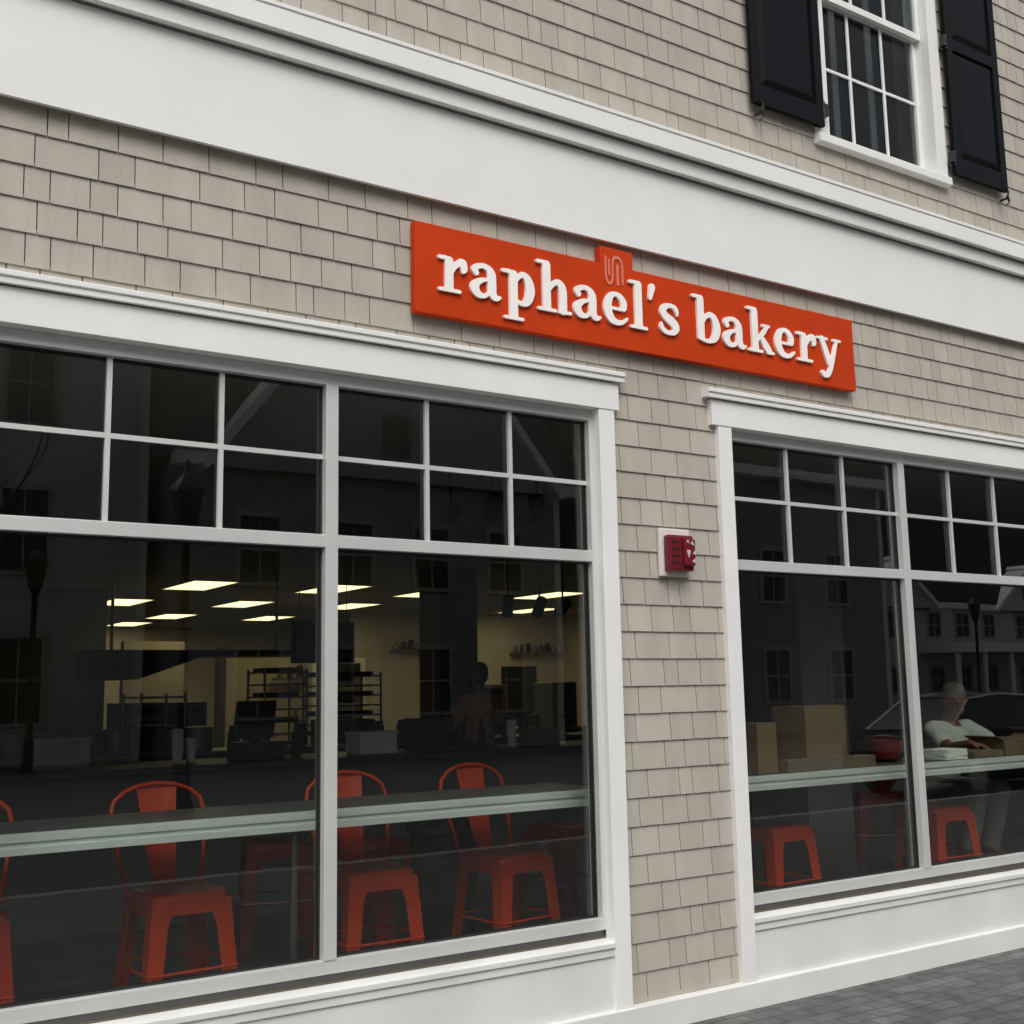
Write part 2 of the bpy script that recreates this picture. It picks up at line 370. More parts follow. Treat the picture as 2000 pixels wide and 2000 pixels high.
def storefront(panes, jl, jr):
    fr = MB(); y0, y1 = .02, .106
    fr.box(jl[0], jl[1], y0, y1, .459, 2.878); fr.box(jr[0], jr[1], y0, y1, .459, 2.878)
    for i in range(len(panes) - 1): fr.box(panes[i][1], panes[i + 1][0], y0 - .003, y1, .511, 2.826)
    fr.box(jl[1], jr[0], y0, y1, 2.826, 2.8778); fr.box(jl[1], jr[0], y0 + .002, y1, .459, .511)
    for a, b in panes: fr.box(a, b, y0, y1, 2.139, 2.192)
    win = fr.build('storefront_window', M['alu'], bld, bevel=.0025)
    MB().box(jl[0], jr[1], .045, .106, .424, .459).build('sub_sill', M['aludark'], win)
    for a, b in panes:
        g = MB()
        for (z0, z1) in ((2.192, 2.826), (.511, 2.139)):
            for (p, q, u, v_) in ((a, a + .008, z0, z1), (b - .008, b, z0, z1), (a + .008, b - .008, z0, z0 + .008), (a + .008, b - .008, z1 - .008, z1)): g.box(p, q, .055, .085, u, v_)
        g.build('gasket', M['gasket'], win)
        for (z0, z1) in ((2.200, 2.818), (.519, 2.131)):
            MB().box(a + .008, b - .008, .062, .070, z0, z1).build('pane', M['glassA'], win)
        mu = MB(); t = .010; y0m, y1m = .044, .0605
        for k in (1, 2):
            x = a + (b - a) * k / 3
            mu.box(x - t, x + t, y0m, y1m, 2.194, 2.521 - t); mu.box(x - t, x + t, y0m, y1m, 2.521 + t, 2.824)
        mu.box(a + .002, b - .002, y0m, y1m, 2.521 - t, 2.521 + t)
        mu.build('muntin_grid', M['alu'], win)
    return win
storefront([(-.70, .624), (.68, 2.0), (2.056, 3.376)], (W1[0], -.70), (3.376, W1[1]))
storefront([(4.300, 5.650), (5.706, 7.056), (7.112, 8.462)], (W2[0], 4.300), (8.462, W2[1]))
# ---- upper windows
def upper(c):
    t = MB()
    t.box(c - .60, c - .50, -.034, .03, UZ0, 6.66); t.box(c + .50, c + .60, -.034, .03, UZ0, 6.66); t.box(c - .63, c + .63, -.040, .03, 6.66, 6.80)
    win = t.build('upper_window', M['white'], bld, bevel=.002)
    s = MB(); s.prism([(.03, 4.668), (-.052, 4.668), (-.056, 4.672), (-.056, 4.718), (-.05, 4.724), (.05, 4.745)], 'x', c - .608, c + .608); s.build('sill', M['white'], win)
    MB().box(c - .519, c - .4965, .0305, .14, UZ0, 6.66).build('jamb', M['white'], win); MB().box(c + .4965, c + .519, .0305, .14, UZ0, 6.66).build('jamb', M['white'], win)
    def sash(z0, z1, y, zm):
        f = MB(); st = .037
        f.box(c - .4955, c - .4955 + st, y, y + .035, z0, z1); f.box(c + .4955 - st, c + .4955, y, y + .035, z0, z1)
        f.box(c - .4585, c + .4585, y + .001, y + .034, z0, z0 + .042); f.box(c - .4585, c + .4585, y + .001, y + .034, z1 - .04, z1)
        for k in (-1, 1): f.box(c + k * .158 - .0095, c + k * .158 + .0095, y + .006, y + .0165, z0 + .042, z1 - .04)
        f.box(c - .462, c - .1675, y + .006, y + .0165, zm - .009, zm + .009); f.box(c - .1485, c + .1485, y + .006, y + .0165, zm - .009, zm + .009); f.box(c + .1675, c + .462, y + .006, y + .0165, zm - .009, zm + .009)
        f.build('sash', M['white'], win)
        MB().box(c - .462, c + .462, y + .017, y + .023, z0 + .042, z1 - .04).build('pane', M['glassU'], win)
    sash(4.745, 5.705, .062, 5.235); sash(5.665, 6.66, .022, 6.17)
    return win
for c in UW: upper(c)
ur = MB(); ur.box(4.6, 10.2, 1.9, 2.0, 4.5, 7.0); ur.box(4.6, 10.2, .26, 2.0, 4.4, 4.5); ur.box(4.6, 10.2, .26, 2.0, 7.0, 7.1); ur.box(4.5, 4.6, .26, 2.0, 4.5, 7.0); ur.box(10.2, 10.3, .26, 2.0, 4.5, 7.0)
ur.build('upstairs_room', M['dkwall'], bld)
for c in UW:
    for x in (c - .40, c - .05, c + .30): MB().box(x, x + .055, .30, .31, 4.5, 7.0).build('vertical_blind', M['blind'], bld)
# ---- shutters
def shutter(xa, xb, side):
    """raised-panel shutter; side=-1 hinge on the left edge"""
    z0, z1 = 4.752, 6.62; st = .062
    s = MB(); y0, y1 = -.068, -.040
    s.box(xa, xa + st, y0, y1, z0, z1); s.box(xb - st, xb, y0, y1, z0, z1)
    for (a, b) in ((z0, z0 + .12), (5.62, 5.70), (z1 - .09, z1)): s.box(xa + st, xb - st, y0 + .001, y1, a, b)
    o = s.build('shutter', M['shutter'], bld, bevel=.003)
    p = MB()
    for (a, b) in ((z0 + .12, 5.62), (5.70, z1 - .09)):
        X0, X1 = xa + st, xb - st
        d = .045; yo, yi = -.050, -.066
        vs = [(X0, yo, a), (X1, yo, a), (X1, yo, b), (X0, yo, b), (X0 + d, yi, a + d), (X1 - d, yi, a + d), (X1 - d, yi, b - d), (X0 + d, yi, b - d)]
        p.add(vs, [(4, 5, 6, 7), (0, 1, 5, 4), (1, 2, 6, 5), (2, 3, 7, 6), (3, 0, 4, 7)])
    p.build('raised_panel', M['shutter'], o)
    hx = xa if side < 0 else xb
    for z in (4.86, 5.66):
        h = MB(); h.tube([(hx, -.062, z - .05), (hx, -.062, z + .05)], .011, 8); h.box(min(hx, hx + side * .035), max(hx, hx + side * .035), -.0755, -.0675 + .027, z - .035, z + .035)
        h.build('hinge', M['iron'], o)
    ex = xb - .03 if side < 0 else xa + .05
    d = MB(); d.tube([(ex, -.02, 4.70), (ex, -.075, 4.70)], .008, 8)
    d.tube([(ex - .012, -.075, 4.775), (ex + .012, -.078, 4.745), (ex - .004, -.078, 4.71), (ex + .012, -.078, 4.68), (ex - .006, -.078, 4.655), (ex - .03, -.076, 4.64)], [.004, .009, .012, .010, .008, .003], 8, flat=.7)
    d.build('holdback', M['iron'], o)
for c in UW:
    shutter(c - 1.152, c - .577, 1); shutter(c + .640, c + 1.19, -1)

# ---- interior shell
MB().box(BX0 + .2, 21.8, .104, 24.3, 3.05, 3.1).build('ceiling', M['ceil'], bld)
cw = MB(); cw.box(0, 4.36, 12.6, 12.8, .12, 3.05); cw.box(4.2, 4.36, 12.8, 19, .12, 3.05); cw.build('partition_or_added_wall', M['dkwall'], bld)
cw = MB(); cw.box(9.8, 18.5, 15.9, 16.1, .12, 3.05); cw.box(14.6, 14.8, 9.0, 15.9, .12, 3.05); cw.build('partition_or_added_wall', M['drywall'], bld)
cw = MB(); cw.box(5.75, 21.5, 2.35, 2.5, .12, 3.05); cw.build('partition_or_added_wall', M['dkwall2'], bld)  # dark wall added so the view through the right window stays dark
MB().box(7.12, 7.66, 8.0, 8.5, .12, 3.05).build('column', M['dkwall2'], bld)
MB().box(6.34, 6.80, 1.5, 2.05, .12, 3.05).build('column', M['dkwall'], bld)
# dark ceiling band near windows (bulkhead)
dr = MB(); dr.box(11.3, 12.2, 15.86, 15.9, .12, 2.15); dr.build('doorway', M['dark'], bld)
dr = MB(); dr.box(13.1, 13.95, 15.86, 15.9, .12, 2.0); dr.build('doorway', M['dark'], bld)
b = MB(); b.box(2.0, 15, 21.9, 22.0, .12, 3.05); b.build('kitchen_back_wall', M['drywall'], bld)

# ================================================================ SIGN
import numpy as np
def glyph_sdf(items, X, Y, thin=.014):
    D = np.full(X.shape, 9.)
    for it in items:
        if it[0] == 'b':
            _, a, b, c, d = it
            cx, cy, hx, hy = (a + c) / 2, (b + d) / 2, (c - a) / 2, (d - b) / 2
            qx, qy = np.abs(X - cx) - hx, np.abs(Y - cy) - hy
            D = np.minimum(D, np.hypot(np.maximum(qx, 0), np.maximum(qy, 0)) + np.minimum(np.maximum(qx, qy), 0))
        else:
            pts = it[1]
            # Catmull-Rom smoothing of the pen path
            if len(pts) > 2:
                P = [pts[0]] + list(pts) + [pts[-1]]; q = []
                for i in range(1, len(P) - 2):
                    for t in (0, .25, .5, .75):
                        q.append(tuple(.5 * (2 * P[i][k] + (P[i + 1][k] - P[i - 1][k]) * t + (2 * P[i - 1][k] - 5 * P[i][k] + 4 * P[i + 1][k] - P[i + 2][k]) * t * t + (-P[i - 1][k] + 3 * P[i][k] - 3 * P[i + 1][k] + P[i + 2][k]) * t ** 3) for k in range(3)))
                q.append(pts[-1]); pts = q
            for (ax, ay, ar), (bx, by, br) in zip(pts[:-1], pts[1:]):
                dx, dy = bx - ax, by - ay; l2 = dx * dx + dy * dy + 1e-12
                t = np.clip(((X - ax) * dx + (Y - ay) * dy) / l2, 0, 1)
                D = np.minimum(D, np.hypot(X - ax - t * dx, Y - ay - t * dy) - (ar + (br - ar) * t))
    return D + thin
def shape_mesh(items, sx, sz, ox, oz, yf, yb, box, h=.02):
    """solid letter: marching-squares front face plus side walls"""
    x0, y0, x1, y1 = box
    xs = np.arange(x0, x1 + h, h); ys = np.arange(y0, y1 + h, h)
    X, Y = np.meshgrid(xs, ys, indexing='ij'); D = glyph_sdf(items, X, Y)
    vid = {}; vs = []; fs = []
    def V(key, x, y):
        if key not in vid: vid[key] = len(vs); vs.append((x, y))
        return vid[key]
    nx, ny = D.shape
    for i in range(nx - 1):
        for j in range(ny - 1):
            c = [(i, j), (i + 1, j), (i + 1, j + 1), (i, j + 1)]
            d = [D[k] for k in c]
            if min(d) >= 0: continue
            poly = []
            for k in range(4):
                a, b = c[k], c[(k + 1) % 4]; da, db = d[k], d[(k + 1) % 4]
                if da < 0: poly.append(V(('n', a), xs[a[0]], ys[a[1]]))
                if (da < 0) != (db < 0):
                    t = da / (da - db); e = (a, b) if a < b else (b, a)
                    poly.append(V(('e', e), xs[a[0]] + t * (xs[b[0]] - xs[a[0]]), ys[a[1]] + t * (ys[b[1]] - ys[a[1]])))
            if len(poly) >= 3: fs.append(tuple(poly))
    bm = bmesh.new(); bv = [bm.verts.new((ox + x * sx, yf, oz + y * sz)) for x, y in vs]
    for f in fs:
        try: bm.faces.new([bv[i] for i in f])
        except ValueError: pass
    bmesh.ops.recalc_face_normals(bm, faces=bm.faces)
    edges = [e for e in bm.edges if len(e.link_faces) == 1]
    ret = bmesh.ops.extrude_edge_only(bm, edges=edges)
    for g in ret['geom']:
        if isinstance(g, bmesh.types.BMVert): g.co.y = yb
    bmesh.ops.dissolve_limit(bm, angle_limit=.01, verts=bm.verts, edges=bm.edges)
    bmesh.ops.recalc_face_normals(bm, faces=bm.faces)
    return bm
def ch(*p): return ('c', p)
FLAG = [ch((.05, 1.405, .065), (.22, 1.41, .068)), ch((.22, 1.41, .068), (.36, 1.36, .12)), ('b', .2, .1, .49, 1.37)]
FOOT = [ch((.07, .063, .063), (.62, .063, .063)), ch((.24, .10, .05), (.345, .16, .14)), ch((.45, .10, .05), (.345, .16, .14))]
G = {
 'r': (.92, [ch((.07, .925, .065), (.26, .93, .07)), ch((.24, .92, .07), (.38, .88, .11)), ('b', .22, .1, .50, .88), ch((.07, .063, .063), (.68, .063, .063)),
       ch((.46, .58, .06), (.56, .76, .09), (.70, .87, .115), (.80, .86, .12)), ch((.79, .86, .12), (.82, .72, .12), (.78, .62, .06))]),
 'a': (1.0, [ch((.21, .70, .095), (.15, .78, .10), (.20, .85, .10), (.40, .92, .08), (.58, .87, .10), (.68, .72, .14), (.69, .5, .145), (.69, .28, .145), (.74, .13, .12), (.85, .09, .09), (.955, .13, .045)),
       ch((.62, .56, .055), (.42, .53, .075), (.22, .42, .12), (.15, .28, .15), (.24, .13, .12), (.40, .085, .085), (.52, .13, .075), (.62, .24, .06))]),
 'p': (1.1, [ch((.06, .925, .065), (.26, .93, .07)), ch((.24, .92, .07), (.42, .88, .11)), ('b', .25, -.36, .54, .88), ch((.12, -.365, .06), (.68, -.365, .06)),
       ch((.48, .68, .06), (.58, .84, .085), (.72, .90, .10), (.87, .78, .135), (.94, .5, .16), (.86, .2, .135), (.70, .08, .09), (.5, .12, .07))]),
 'h': (1.19, FLAG + FOOT + [ch((.45, .66, .06), (.56, .82, .085), (.70, .90, .10), (.84, .82, .13), (.89, .62, .145), (.89, .12, .145)), ch((.76, .063, .063), (1.14, .063, .063))]),
 'e': (.93, [ch((.76, .55, .12), (.76, .70, .13), (.64, .86, .105), (.46, .92, .08), (.28, .82, .115), (.17, .5, .155), (.27, .2, .14), (.48, .085, .10), (.70, .11, .08), (.88, .24, .055)), ('b', .2, .43, .83, .545)]),
 'l': (.65, FLAG + FOOT),
 "'": (.37, [ch((.235, 1.37, .125), (.15, 1.03, .08))]),
 's': (.81, [ch((.72, .66, .05), (.70, .78, .085), (.62, .88, .09), (.44, .92, .08), (.24, .85, .115), (.165, .70, .13), (.28, .56, .14), (.52, .43, .15), (.66, .28, .14), (.58, .13, .11), (.38, .075, .08), (.20, .12, .09), (.10, .22, .09), (.09, .34, .05))]),
 'b': (1.17, FLAG[:2] + [('b', .2, .10, .49, 1.37), ch((.46, .66, .06), (.56, .82, .085), (.72, .90, .10), (.90, .79, .135), (.99, .5, .16), (.90, .21, .135), (.72, .08, .09), (.50, .06, .07), (.27, .12, .07))]),
 'k': (1.17, FLAG + FOOT[:1] + [ch((.46, .44, .07), (.68, .64, .085), (.85, .86, .085)), ('b', .64, .86, 1.02, .975), ch((.60, .55, .09), (.78, .30, .14), (.93, .12, .13)), ch((.86, .063, .063), (1.11, .063, .063))]),
 'y': (1.22, [ch((.28, .90, .12), (.60, .14, .14)), ch((.97, .90, .075), (.74, .22, .09), (.60, -.12, .10), (.48, -.28, .10), (.34, -.31, .10), (.26, -.24, .105)), ('b', .03, .865, .57, .985), ('b', .78, .865, 1.19, .985)]),
}
sign = thing('shop_sign', 'orange shop sign with raised white lettering and a small square tab on its top edge', 'sign', (0, 0, 0))
sb = MB(); pts = [(2.383, 3.187), (5.232, 3.187), (5.232, 3.604), (3.618, 3.604), (3.618, 3.692), (3.414, 3.692), (3.414, 3.604), (2.383, 3.604)]
sb.prism(pts, 'y', -.062, -.018); sb.build('sign_board', M['sign'], sign, bevel=.003)
place = [('r', 2.488, 2.643), ('a', 2.655, 2.827), ('p', 2.824, 3.013), ('h', 3.021, 3.224), ('a', 3.231, 3.403), ('e', 3.412, 3.570), ('l', 3.577, 3.689), ("'", 3.689, 3.752), ('s', 3.767, 3.905),
         ('b', 3.991, 4.192), ('a', 4.200, 4.373), ('k', 4.378, 4.579), ('e', 4.579, 4.739), ('r', 4.749, 4.908), ('y', 4.909, 5.118)]
for chh, xa, xb in place:
    wd, items = G[chh]
    bm = shape_mesh(items, (xb - xa) / wd, .171, xa, 3.297, -.076, -.062, (-.06, -.5, wd + .1, 1.56))
    me = bpy.data.meshes.new('letter'); bm.to_mesh(me); bm.free(); me.materials.append(M['letter'])
    o = bpy.data.objects.new('letter', me); COL.objects.link(o); o.parent = sign
em = [ch((.02, .95, .045), (.02, .30, .045), (.12, .06, .05), (.28, .05, .05), (.38, .25, .045), (.40, .75, .045), (.52, .98, .055), (.78, .97, .055), (.92, .75, .05), (.92, .10, .05)),
      ch((.66, .70, .06), (.66, .05, .06)), ch((.20, .85, .05), (.20, .35, .05))]
em = [('c', tuple((x, y, r * 1.3) for x, y, r in e[1])) for e in em]
bm = shape_mesh(em, .115, .145, 3.442, 3.503, -.066, -.0625, (-.1, -.1, 1.1, 1.15))
me = bpy.data.meshes.new('emblem'); bm.to_mesh(me); bm.free(); me.materials.append(M['pink'])
o = bpy.data.objects.new('emblem', me); COL.objects.link(o); o.parent = sign

# ================================================================ FIRE ALARM
al = thing('fire_alarm', 'dark red fire alarm on a white plate between the two display windows', 'fire alarm', (0, 0, 0))
MB().box(3.752, 3.945, -.035, -.012, 2.080, 2.318).build('back_plate', M['alarmplate'], al, bevel=.006)
hb = MB(); hb.box(3.772, 3.928, -.085, -.035, 2.105, 2.282); hb.build('horn_body', M['red'], al, bevel=.012)
for k in range(4): MB().box(3.786, 3.828, -.0875, -.084, 2.14 + k * .034, 2.150 + k * .034).build('horn_slot', M['gasket'], al)
st = MB(); st.prism([(3.850, 2.13), (3.918, 2.13), (3.918, 2.262), (3.850, 2.262)], 'y', -.108, -.085); st.build('strobe_housing', M['red'], al, bevel=.008)
for tri in ([(3.856, 2.205), (3.872, 2.165), (3.884, 2.205)], [(3.884, 2.236), (3.898, 2.252), (3.908, 2.228)], [(3.892, 2.150), (3.912, 2.142), (3.910, 2.166)], [(3.897, 2.188), (3.914, 2.182), (3.912, 2.206)], [(3.858, 2.244), (3.868, 2.256), (3.878, 2.238)]):
    MB().prism(tri, 'y', -.1105, -.107).build('strobe_lens', M['lens'], al)

# ================================================================ WINDOW COUNTERS
def window_counter(name, label, xa, xb, posts):
    t = thing(name, label, 'counter', (0, 0, 0), group='counters along the display windows')
    MB().box(xa, xb, .315, .80, 1.022, 1.056).build('counter_top', M['counter'], t)
    e = MB(); e.box(xa, xb, .297, .315, 1.026, 1.058); e.box(xa, xb, .297, .315, .980, 1.006); e.box(xa, xb, .306, .315, 1.006, 1.026)
    e.build('edge_trim', M['zinc'], t)
    MB().box(xa, xb, .315, .34, .980, 1.022).build('apron', M['counter'], t)
    for p in posts:
        MB().tube([(p, .36, .12), (p, .36, .98)], .016, 10).build('leg', M['post'], t)
window_counter('window_counter', 'dark eat-in counter with pale metal edge inside the left display window', -.70, 3.66, (.70, 2.02))
window_counter('window_counter', 'dark eat-in counter with pale metal edge inside the right display window, cardboard boxes on it', 4.12, 8.28, (5.95, 7.3))

# ================================================================ CHAIRS
FZ = .12
def metal_chair(label, m, back=True, loc=(0, 0, 0), rz=0, group=None):
    """pressed sheet-metal counter chair; the sitter faces -y"""
    t = thing('metal_chair' if back else 'metal_stool', label, 'chair' if back else 'stool', loc, rz, group)
    H_ = .61; hw = .158
    s = MB(); n = 8; ring = []
    def rr(w, r):
        pts = []
        for cx, cy, a0 in ((w - r, w - r, 0), (-w + r, w - r, 90), (-w + r, -w + r, 180), (w - r, -w + r, 270)):
            for k in range(5): a = R(a0 + 22.5 * k); pts.append((cx + r * math.cos(a), cy + r * math.sin(a)))
        return pts
    layers = [(.05, .035, H_ - .012), (.10, .05, H_ - .010), (.145, .05, H_ - .002), (.160, .05, H_), (.168, .05, H_ - .008), (.172, .05, H_ - .045), (.168, .05, H_ - .045), (.160, .05, H_ - .012)]
    vs = []
    for w_, r_, z in layers: vs += [(x, y, z) for x, y in rr(w_, r_)]
    m_ = 20; fs = [tuple(range(m_))]
    for j in range(len(layers) - 1): fs += [(j * m_ + k, j * m_ + (k + 1) % m_, (j + 1) * m_ + (k + 1) % m_, (j + 1) * m_ + k) for k in range(m_)]
    s.add(vs, fs); s.build('seat', m, t, smooth=True)
    # corner legs: folded channels tapering to the floor, joined by a curved apron
    for sx in (-1, 1):
        for sy in (-1, 1):
            l = MB()
            top = Vector((sx * .170, sy * .170, H_ - .03)); bot = Vector((sx * .215, sy * .215, .012))
            vs = []; K = 16
            for k in range(K):
                u = (k / (K - 1)) ** 1.4; c = top.lerp(bot, u); wd = .056 + .020 * (1 - u) + .05 * max(0, 1 - u / .2) ** 2; th = .006
                    # L section: two flanges meeting at the outer corner
                for (px, py) in ((-sx * wd, 0), (0, 0), (0, -sy * wd), (-sx * th, -sy * wd), (-sx * th, -sy * th), (-sx * wd, -sy * th)):
                    vs.append((c.x + px, c.y + py, c.z))
            fs = [(k * 6 + i, k * 6 + (i + 1) % 6, (k + 1) * 6 + (i + 1) % 6, (k + 1) * 6 + i) for k in range(K - 1) for i in range(6)]
            fs += [(0, 1, 2, 3, 4, 5), tuple((K - 1) * 6 + i for i in range(6))]
            l.add(vs, fs); lo = l.build('leg', m, t, bevel=.0015)
            MB().box(bot.x - .03 if sx > 0 else bot.x - .004, bot.x + .004 if sx > 0 else bot.x + .03, bot.y - .03 if sy > 0 else bot.y - .004, bot.y + .004 if sy > 0 else bot.y + .03, 0, .014).build('foot', M['rubber'], lo)
    for sgn in (-1, 1):
        MB().box(-.10, .10, sgn * .1712 - .002, sgn * .1712 + .002, H_ - .085, H_ - .03).build('apron', m, t); MB().box(sgn * .1712 - .002, sgn * .1712 + .002, -.10, .10, H_ - .085, H_ - .03).build('apron', m, t)
    br = MB()
    z = .30
    for p, q in (((-.19, -.19, z), (.19, -.19, z)), ((-.19, .19, z), (.19, .19, z)), ((-.19, -.19, z), (-.19, .19, z)), ((.19, -.19, z), (.19, .19, z))): br.tube([p, q], .007, 8)
    br.build('stretcher', m, t)
    if back:
        b = MB(); path = []; top = 1.035
        path.append((-.165, .150, H_ - .03)); path.append((-.185, .185, H_ + .08)); path.append((-.212, .245, H_ + .26))
        for k in range(9):
            a_ = math.pi - math.pi * k / 8
            path.append((.215 * math.cos(a_), .262 + .035 * math.sin(a_), H_ + .29 + (top - H_ - .29) * math.sin(a_) ** .8))
        path += [(.212, .245, H_ + .26), (.185, .185, H_ + .08), (.165, .150, H_ - .03)]
        b.tube(path, .0105, 10); b.build('back_frame', m, t, smooth=True)
        sp = MB(); vs = []; rows = 9
        for k in range(rows):
            u = k / (rows - 1); z = H_ - .02 + u * (top - H_ + .008); y = .155 + .138 * u ** .9; hw_ = .052 + .040 * u
            for i in range(5):
                q = (i - 2) / 2; vs.append((q * hw_, y + .014 * (1 - q * q), z))
        nv = len(vs); vs += [(x, y + .003, z) for x, y, z in vs]
        fs = []
        for k in range(rows - 1):
            for i in range(4):
                p = k * 5 + i; fs.append((p, p + 1, p + 6, p + 5)); fs.append((nv + p, nv + p + 5, nv + p + 6, nv + p + 1))
        for k in range(rows - 1): fs += [(k * 5, k * 5 + 5, nv + k * 5 + 5, nv + k * 5), (k * 5 + 4, nv + k * 5 + 4, nv + k * 5 + 9, k * 5 + 9)]
        fs += [tuple([i for i in range(5)] + [nv + i for i in range(4, -1, -1)]), tuple([nv - 5 + i for i in range(5)] + [2 * nv - 5 + i for i in range(4, -1, -1)])]
        sp.add(vs, fs); sp.build('backrest', m, t, smooth=True)
    return t
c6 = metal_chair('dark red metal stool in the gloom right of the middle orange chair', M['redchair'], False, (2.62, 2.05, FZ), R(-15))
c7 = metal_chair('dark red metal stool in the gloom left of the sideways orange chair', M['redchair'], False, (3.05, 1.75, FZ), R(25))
GC = 'orange metal chairs along the left window counter'
c1 = metal_chair('orange metal chair with a rounded back in the middle of the lower left window pane', M['orange'], True, (1.66, .77, FZ), R(3), GC)
dup(c1, (.80, .80, FZ), R(-4), 'orange metal chair cut by the left edge of the photo, only its right side showing', GC)
dup(c1, (2.57, .77, FZ), R(-2), 'orange metal chair whose back is half hidden behind the vertical window bar', GC)
dup(c1, (3.36, .80, FZ), R(7), 'orange metal chair turned sideways at the right end of the left window counter', GC)
s1 = metal_chair('orange backless metal stool under the counter below the stacked cardboard boxes', M['orange'], False, (5.20, .74, FZ), R(2))
c2 = metal_chair('orange metal stool leg just right of the vertical bar in the right window', M['orange'], False, (6.74, .76, FZ), R(-6))
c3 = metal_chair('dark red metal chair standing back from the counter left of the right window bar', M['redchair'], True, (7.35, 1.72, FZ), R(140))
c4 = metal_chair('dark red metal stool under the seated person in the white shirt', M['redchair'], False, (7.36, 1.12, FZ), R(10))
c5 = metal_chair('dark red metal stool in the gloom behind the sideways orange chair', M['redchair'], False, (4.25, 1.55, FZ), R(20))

# ================================================================ THINGS ON THE RIGHT COUNTER
CT = 1.058
def carton(name, label, x0, x1, y0, y1, z0, z1, m, flaps=False, group=None):
    t = thing(name, label, 'box', ((x0 + x1) / 2, (y0 + y1) / 2, z0), 0, group)
    hx, hy, h = (x1 - x0) / 2, (y1 - y0) / 2, z1 - z0
    MB().box(-hx, hx, -hy, hy, 0, h).build('carton', m, t, bevel=.003)
    tp = MB(); tp.box(-hx - .0008, hx + .0008, -.022, .022, h - .06, h + .001); tp.build('tape', M['kraft2'] if m is M['kraft'] else M['kraft'], t)
    if flaps:
        for s in (-1, 1):
            MB().boxm(s * (hx + .03), 0, h + .004, .07, 2 * hy, .004, Matrix.Rotation(R(-25 * s), 3, 'Y')).build('flap', m, t)
    return t
carton('cardboard_box', 'tallest cardboard box standing on the right window counter', 5.19, 5.53, .42, .68, CT, 1.418, M['kraft'])
carton('cardboard_box', 'long flat cardboard box lying in front of the tallest box', 4.93, 5.66, .32, .415, CT, 1.125, M['kraft2'])
carton('cardboard_box', 'narrow upright cardboard box at the left end of the right counter', 4.74, 4.89, .36, .50, CT, 1.335, M['kraft'])
carton('cardboard_box', 'low open cardboard box beside the seated person\'s hands', 6.95, 7.38, .34, .60, CT, 1.165, M['kraft'], True)
carton('cardboard_box', 'flat cardboard tray under the seated person\'s hands', 6.62, 6.93, .34, .55, CT, 1.10, M['kraft2'])
carton('cardboard_box', 'cardboard box cut by the right edge of the photo', 7.48, 7.80, .36, .62, CT, 1.20, M['kraft2'], True)
rb = thing('bowl', 'red rounded plastic bowl between the boxes and the window bar', 'bowl', (6.04, .56, CT))
MB().lathe([(.05, 0), (.085, .02), (.105, .07), (.108, .13), (.100, .13), (.096, .075), (.078, .03), (.02, .02)]).build('bowl_shell', M['redplastic'], rb, smooth=True)
ps = MB()
for k in range(5): ps.boxm(6.45, .43, CT + .007 + k * .013, .22, .17, .012, Matrix.Rotation(R(4 * math.sin(k * 2.1)), 3, 'Z'))
tag(ps.build('takeaway_boxes', M['paper'], bevel=.001), 'stack of flat white takeaway boxes just right of the window bar', 'boxes')
cr = MB(); cr.ball((0, 0, 0), (.055, .03, .045), 10, 7, Matrix.Rotation(R(30), 3, 'Y'))
cr.v = [(x + rnd.uniform(-.008, .008), y + rnd.uniform(-.008, .008), z + rnd.uniform(-.008, .008)) for x, y, z in cr.v]
tag(cr.build('paper_ball', M['paper'], loc=(6.20, .45, CT + .06)), 'crumpled white paper left of the window bar next to the red bowl', 'paper')

# ================================================================ PEOPLE
def blob(parts, vox):
    mb = MB()
    for p in parts:
        if p[0] == 'c': mb.caps(*p[1:])
        else: mb.ball(p[1], p[2], 20, 14, p[3] if len(p) > 3 else None)
    return mb
def remesh(mb, name, m, parent, vox, it=4):
    o = mb.build(name, m, parent)
    evalmods(o, [('REMESH', dict(mode='VOXEL', voxel_size=vox)), ('SMOOTH', dict(iterations=it, factor=.5))])
    if not o.data.materials: o.data.materials.append(m)
    for p in o.data.polygons: p.use_smooth = True
    return o
def hand(wr, dr, pn, side, mb):
    """palm and five bent fingers: wr wrist, dr pointing direction, pn palm-down normal"""
    dr = Vector(dr).normalized(); pn = Vector(pn).normalized(); sd = dr.cross(pn).normalized() * side
    wr = Vector(wr)
    for k in range(4):
        o = (k - 1.5) * .019
        a = wr + dr * .012 + sd * o * .8; b = wr + dr * .078 + sd * o
        mb.caps(a, b, .015, .012, 8)
        ln = (.030, .036, .034, .026)[k]
        c = b + dr * ln + pn * .010; d = c + dr * ln * .7 + pn * .020; e = d + dr * ln * .35 + pn * .018
        mb.caps(b, c, .0095, .0088, 8); mb.caps(c, d, .0088, .008, 8); mb.caps(d, e, .008, .007, 8)
    a = wr + dr * .022 - sd * .022; b = a + dr * .032 - sd * .028 + pn * .006; c = b + dr * .028 - sd * .006 + pn * .012
    mb.caps(a, b, .014, .011, 8); mb.caps(b, c, .011, .009, 8)
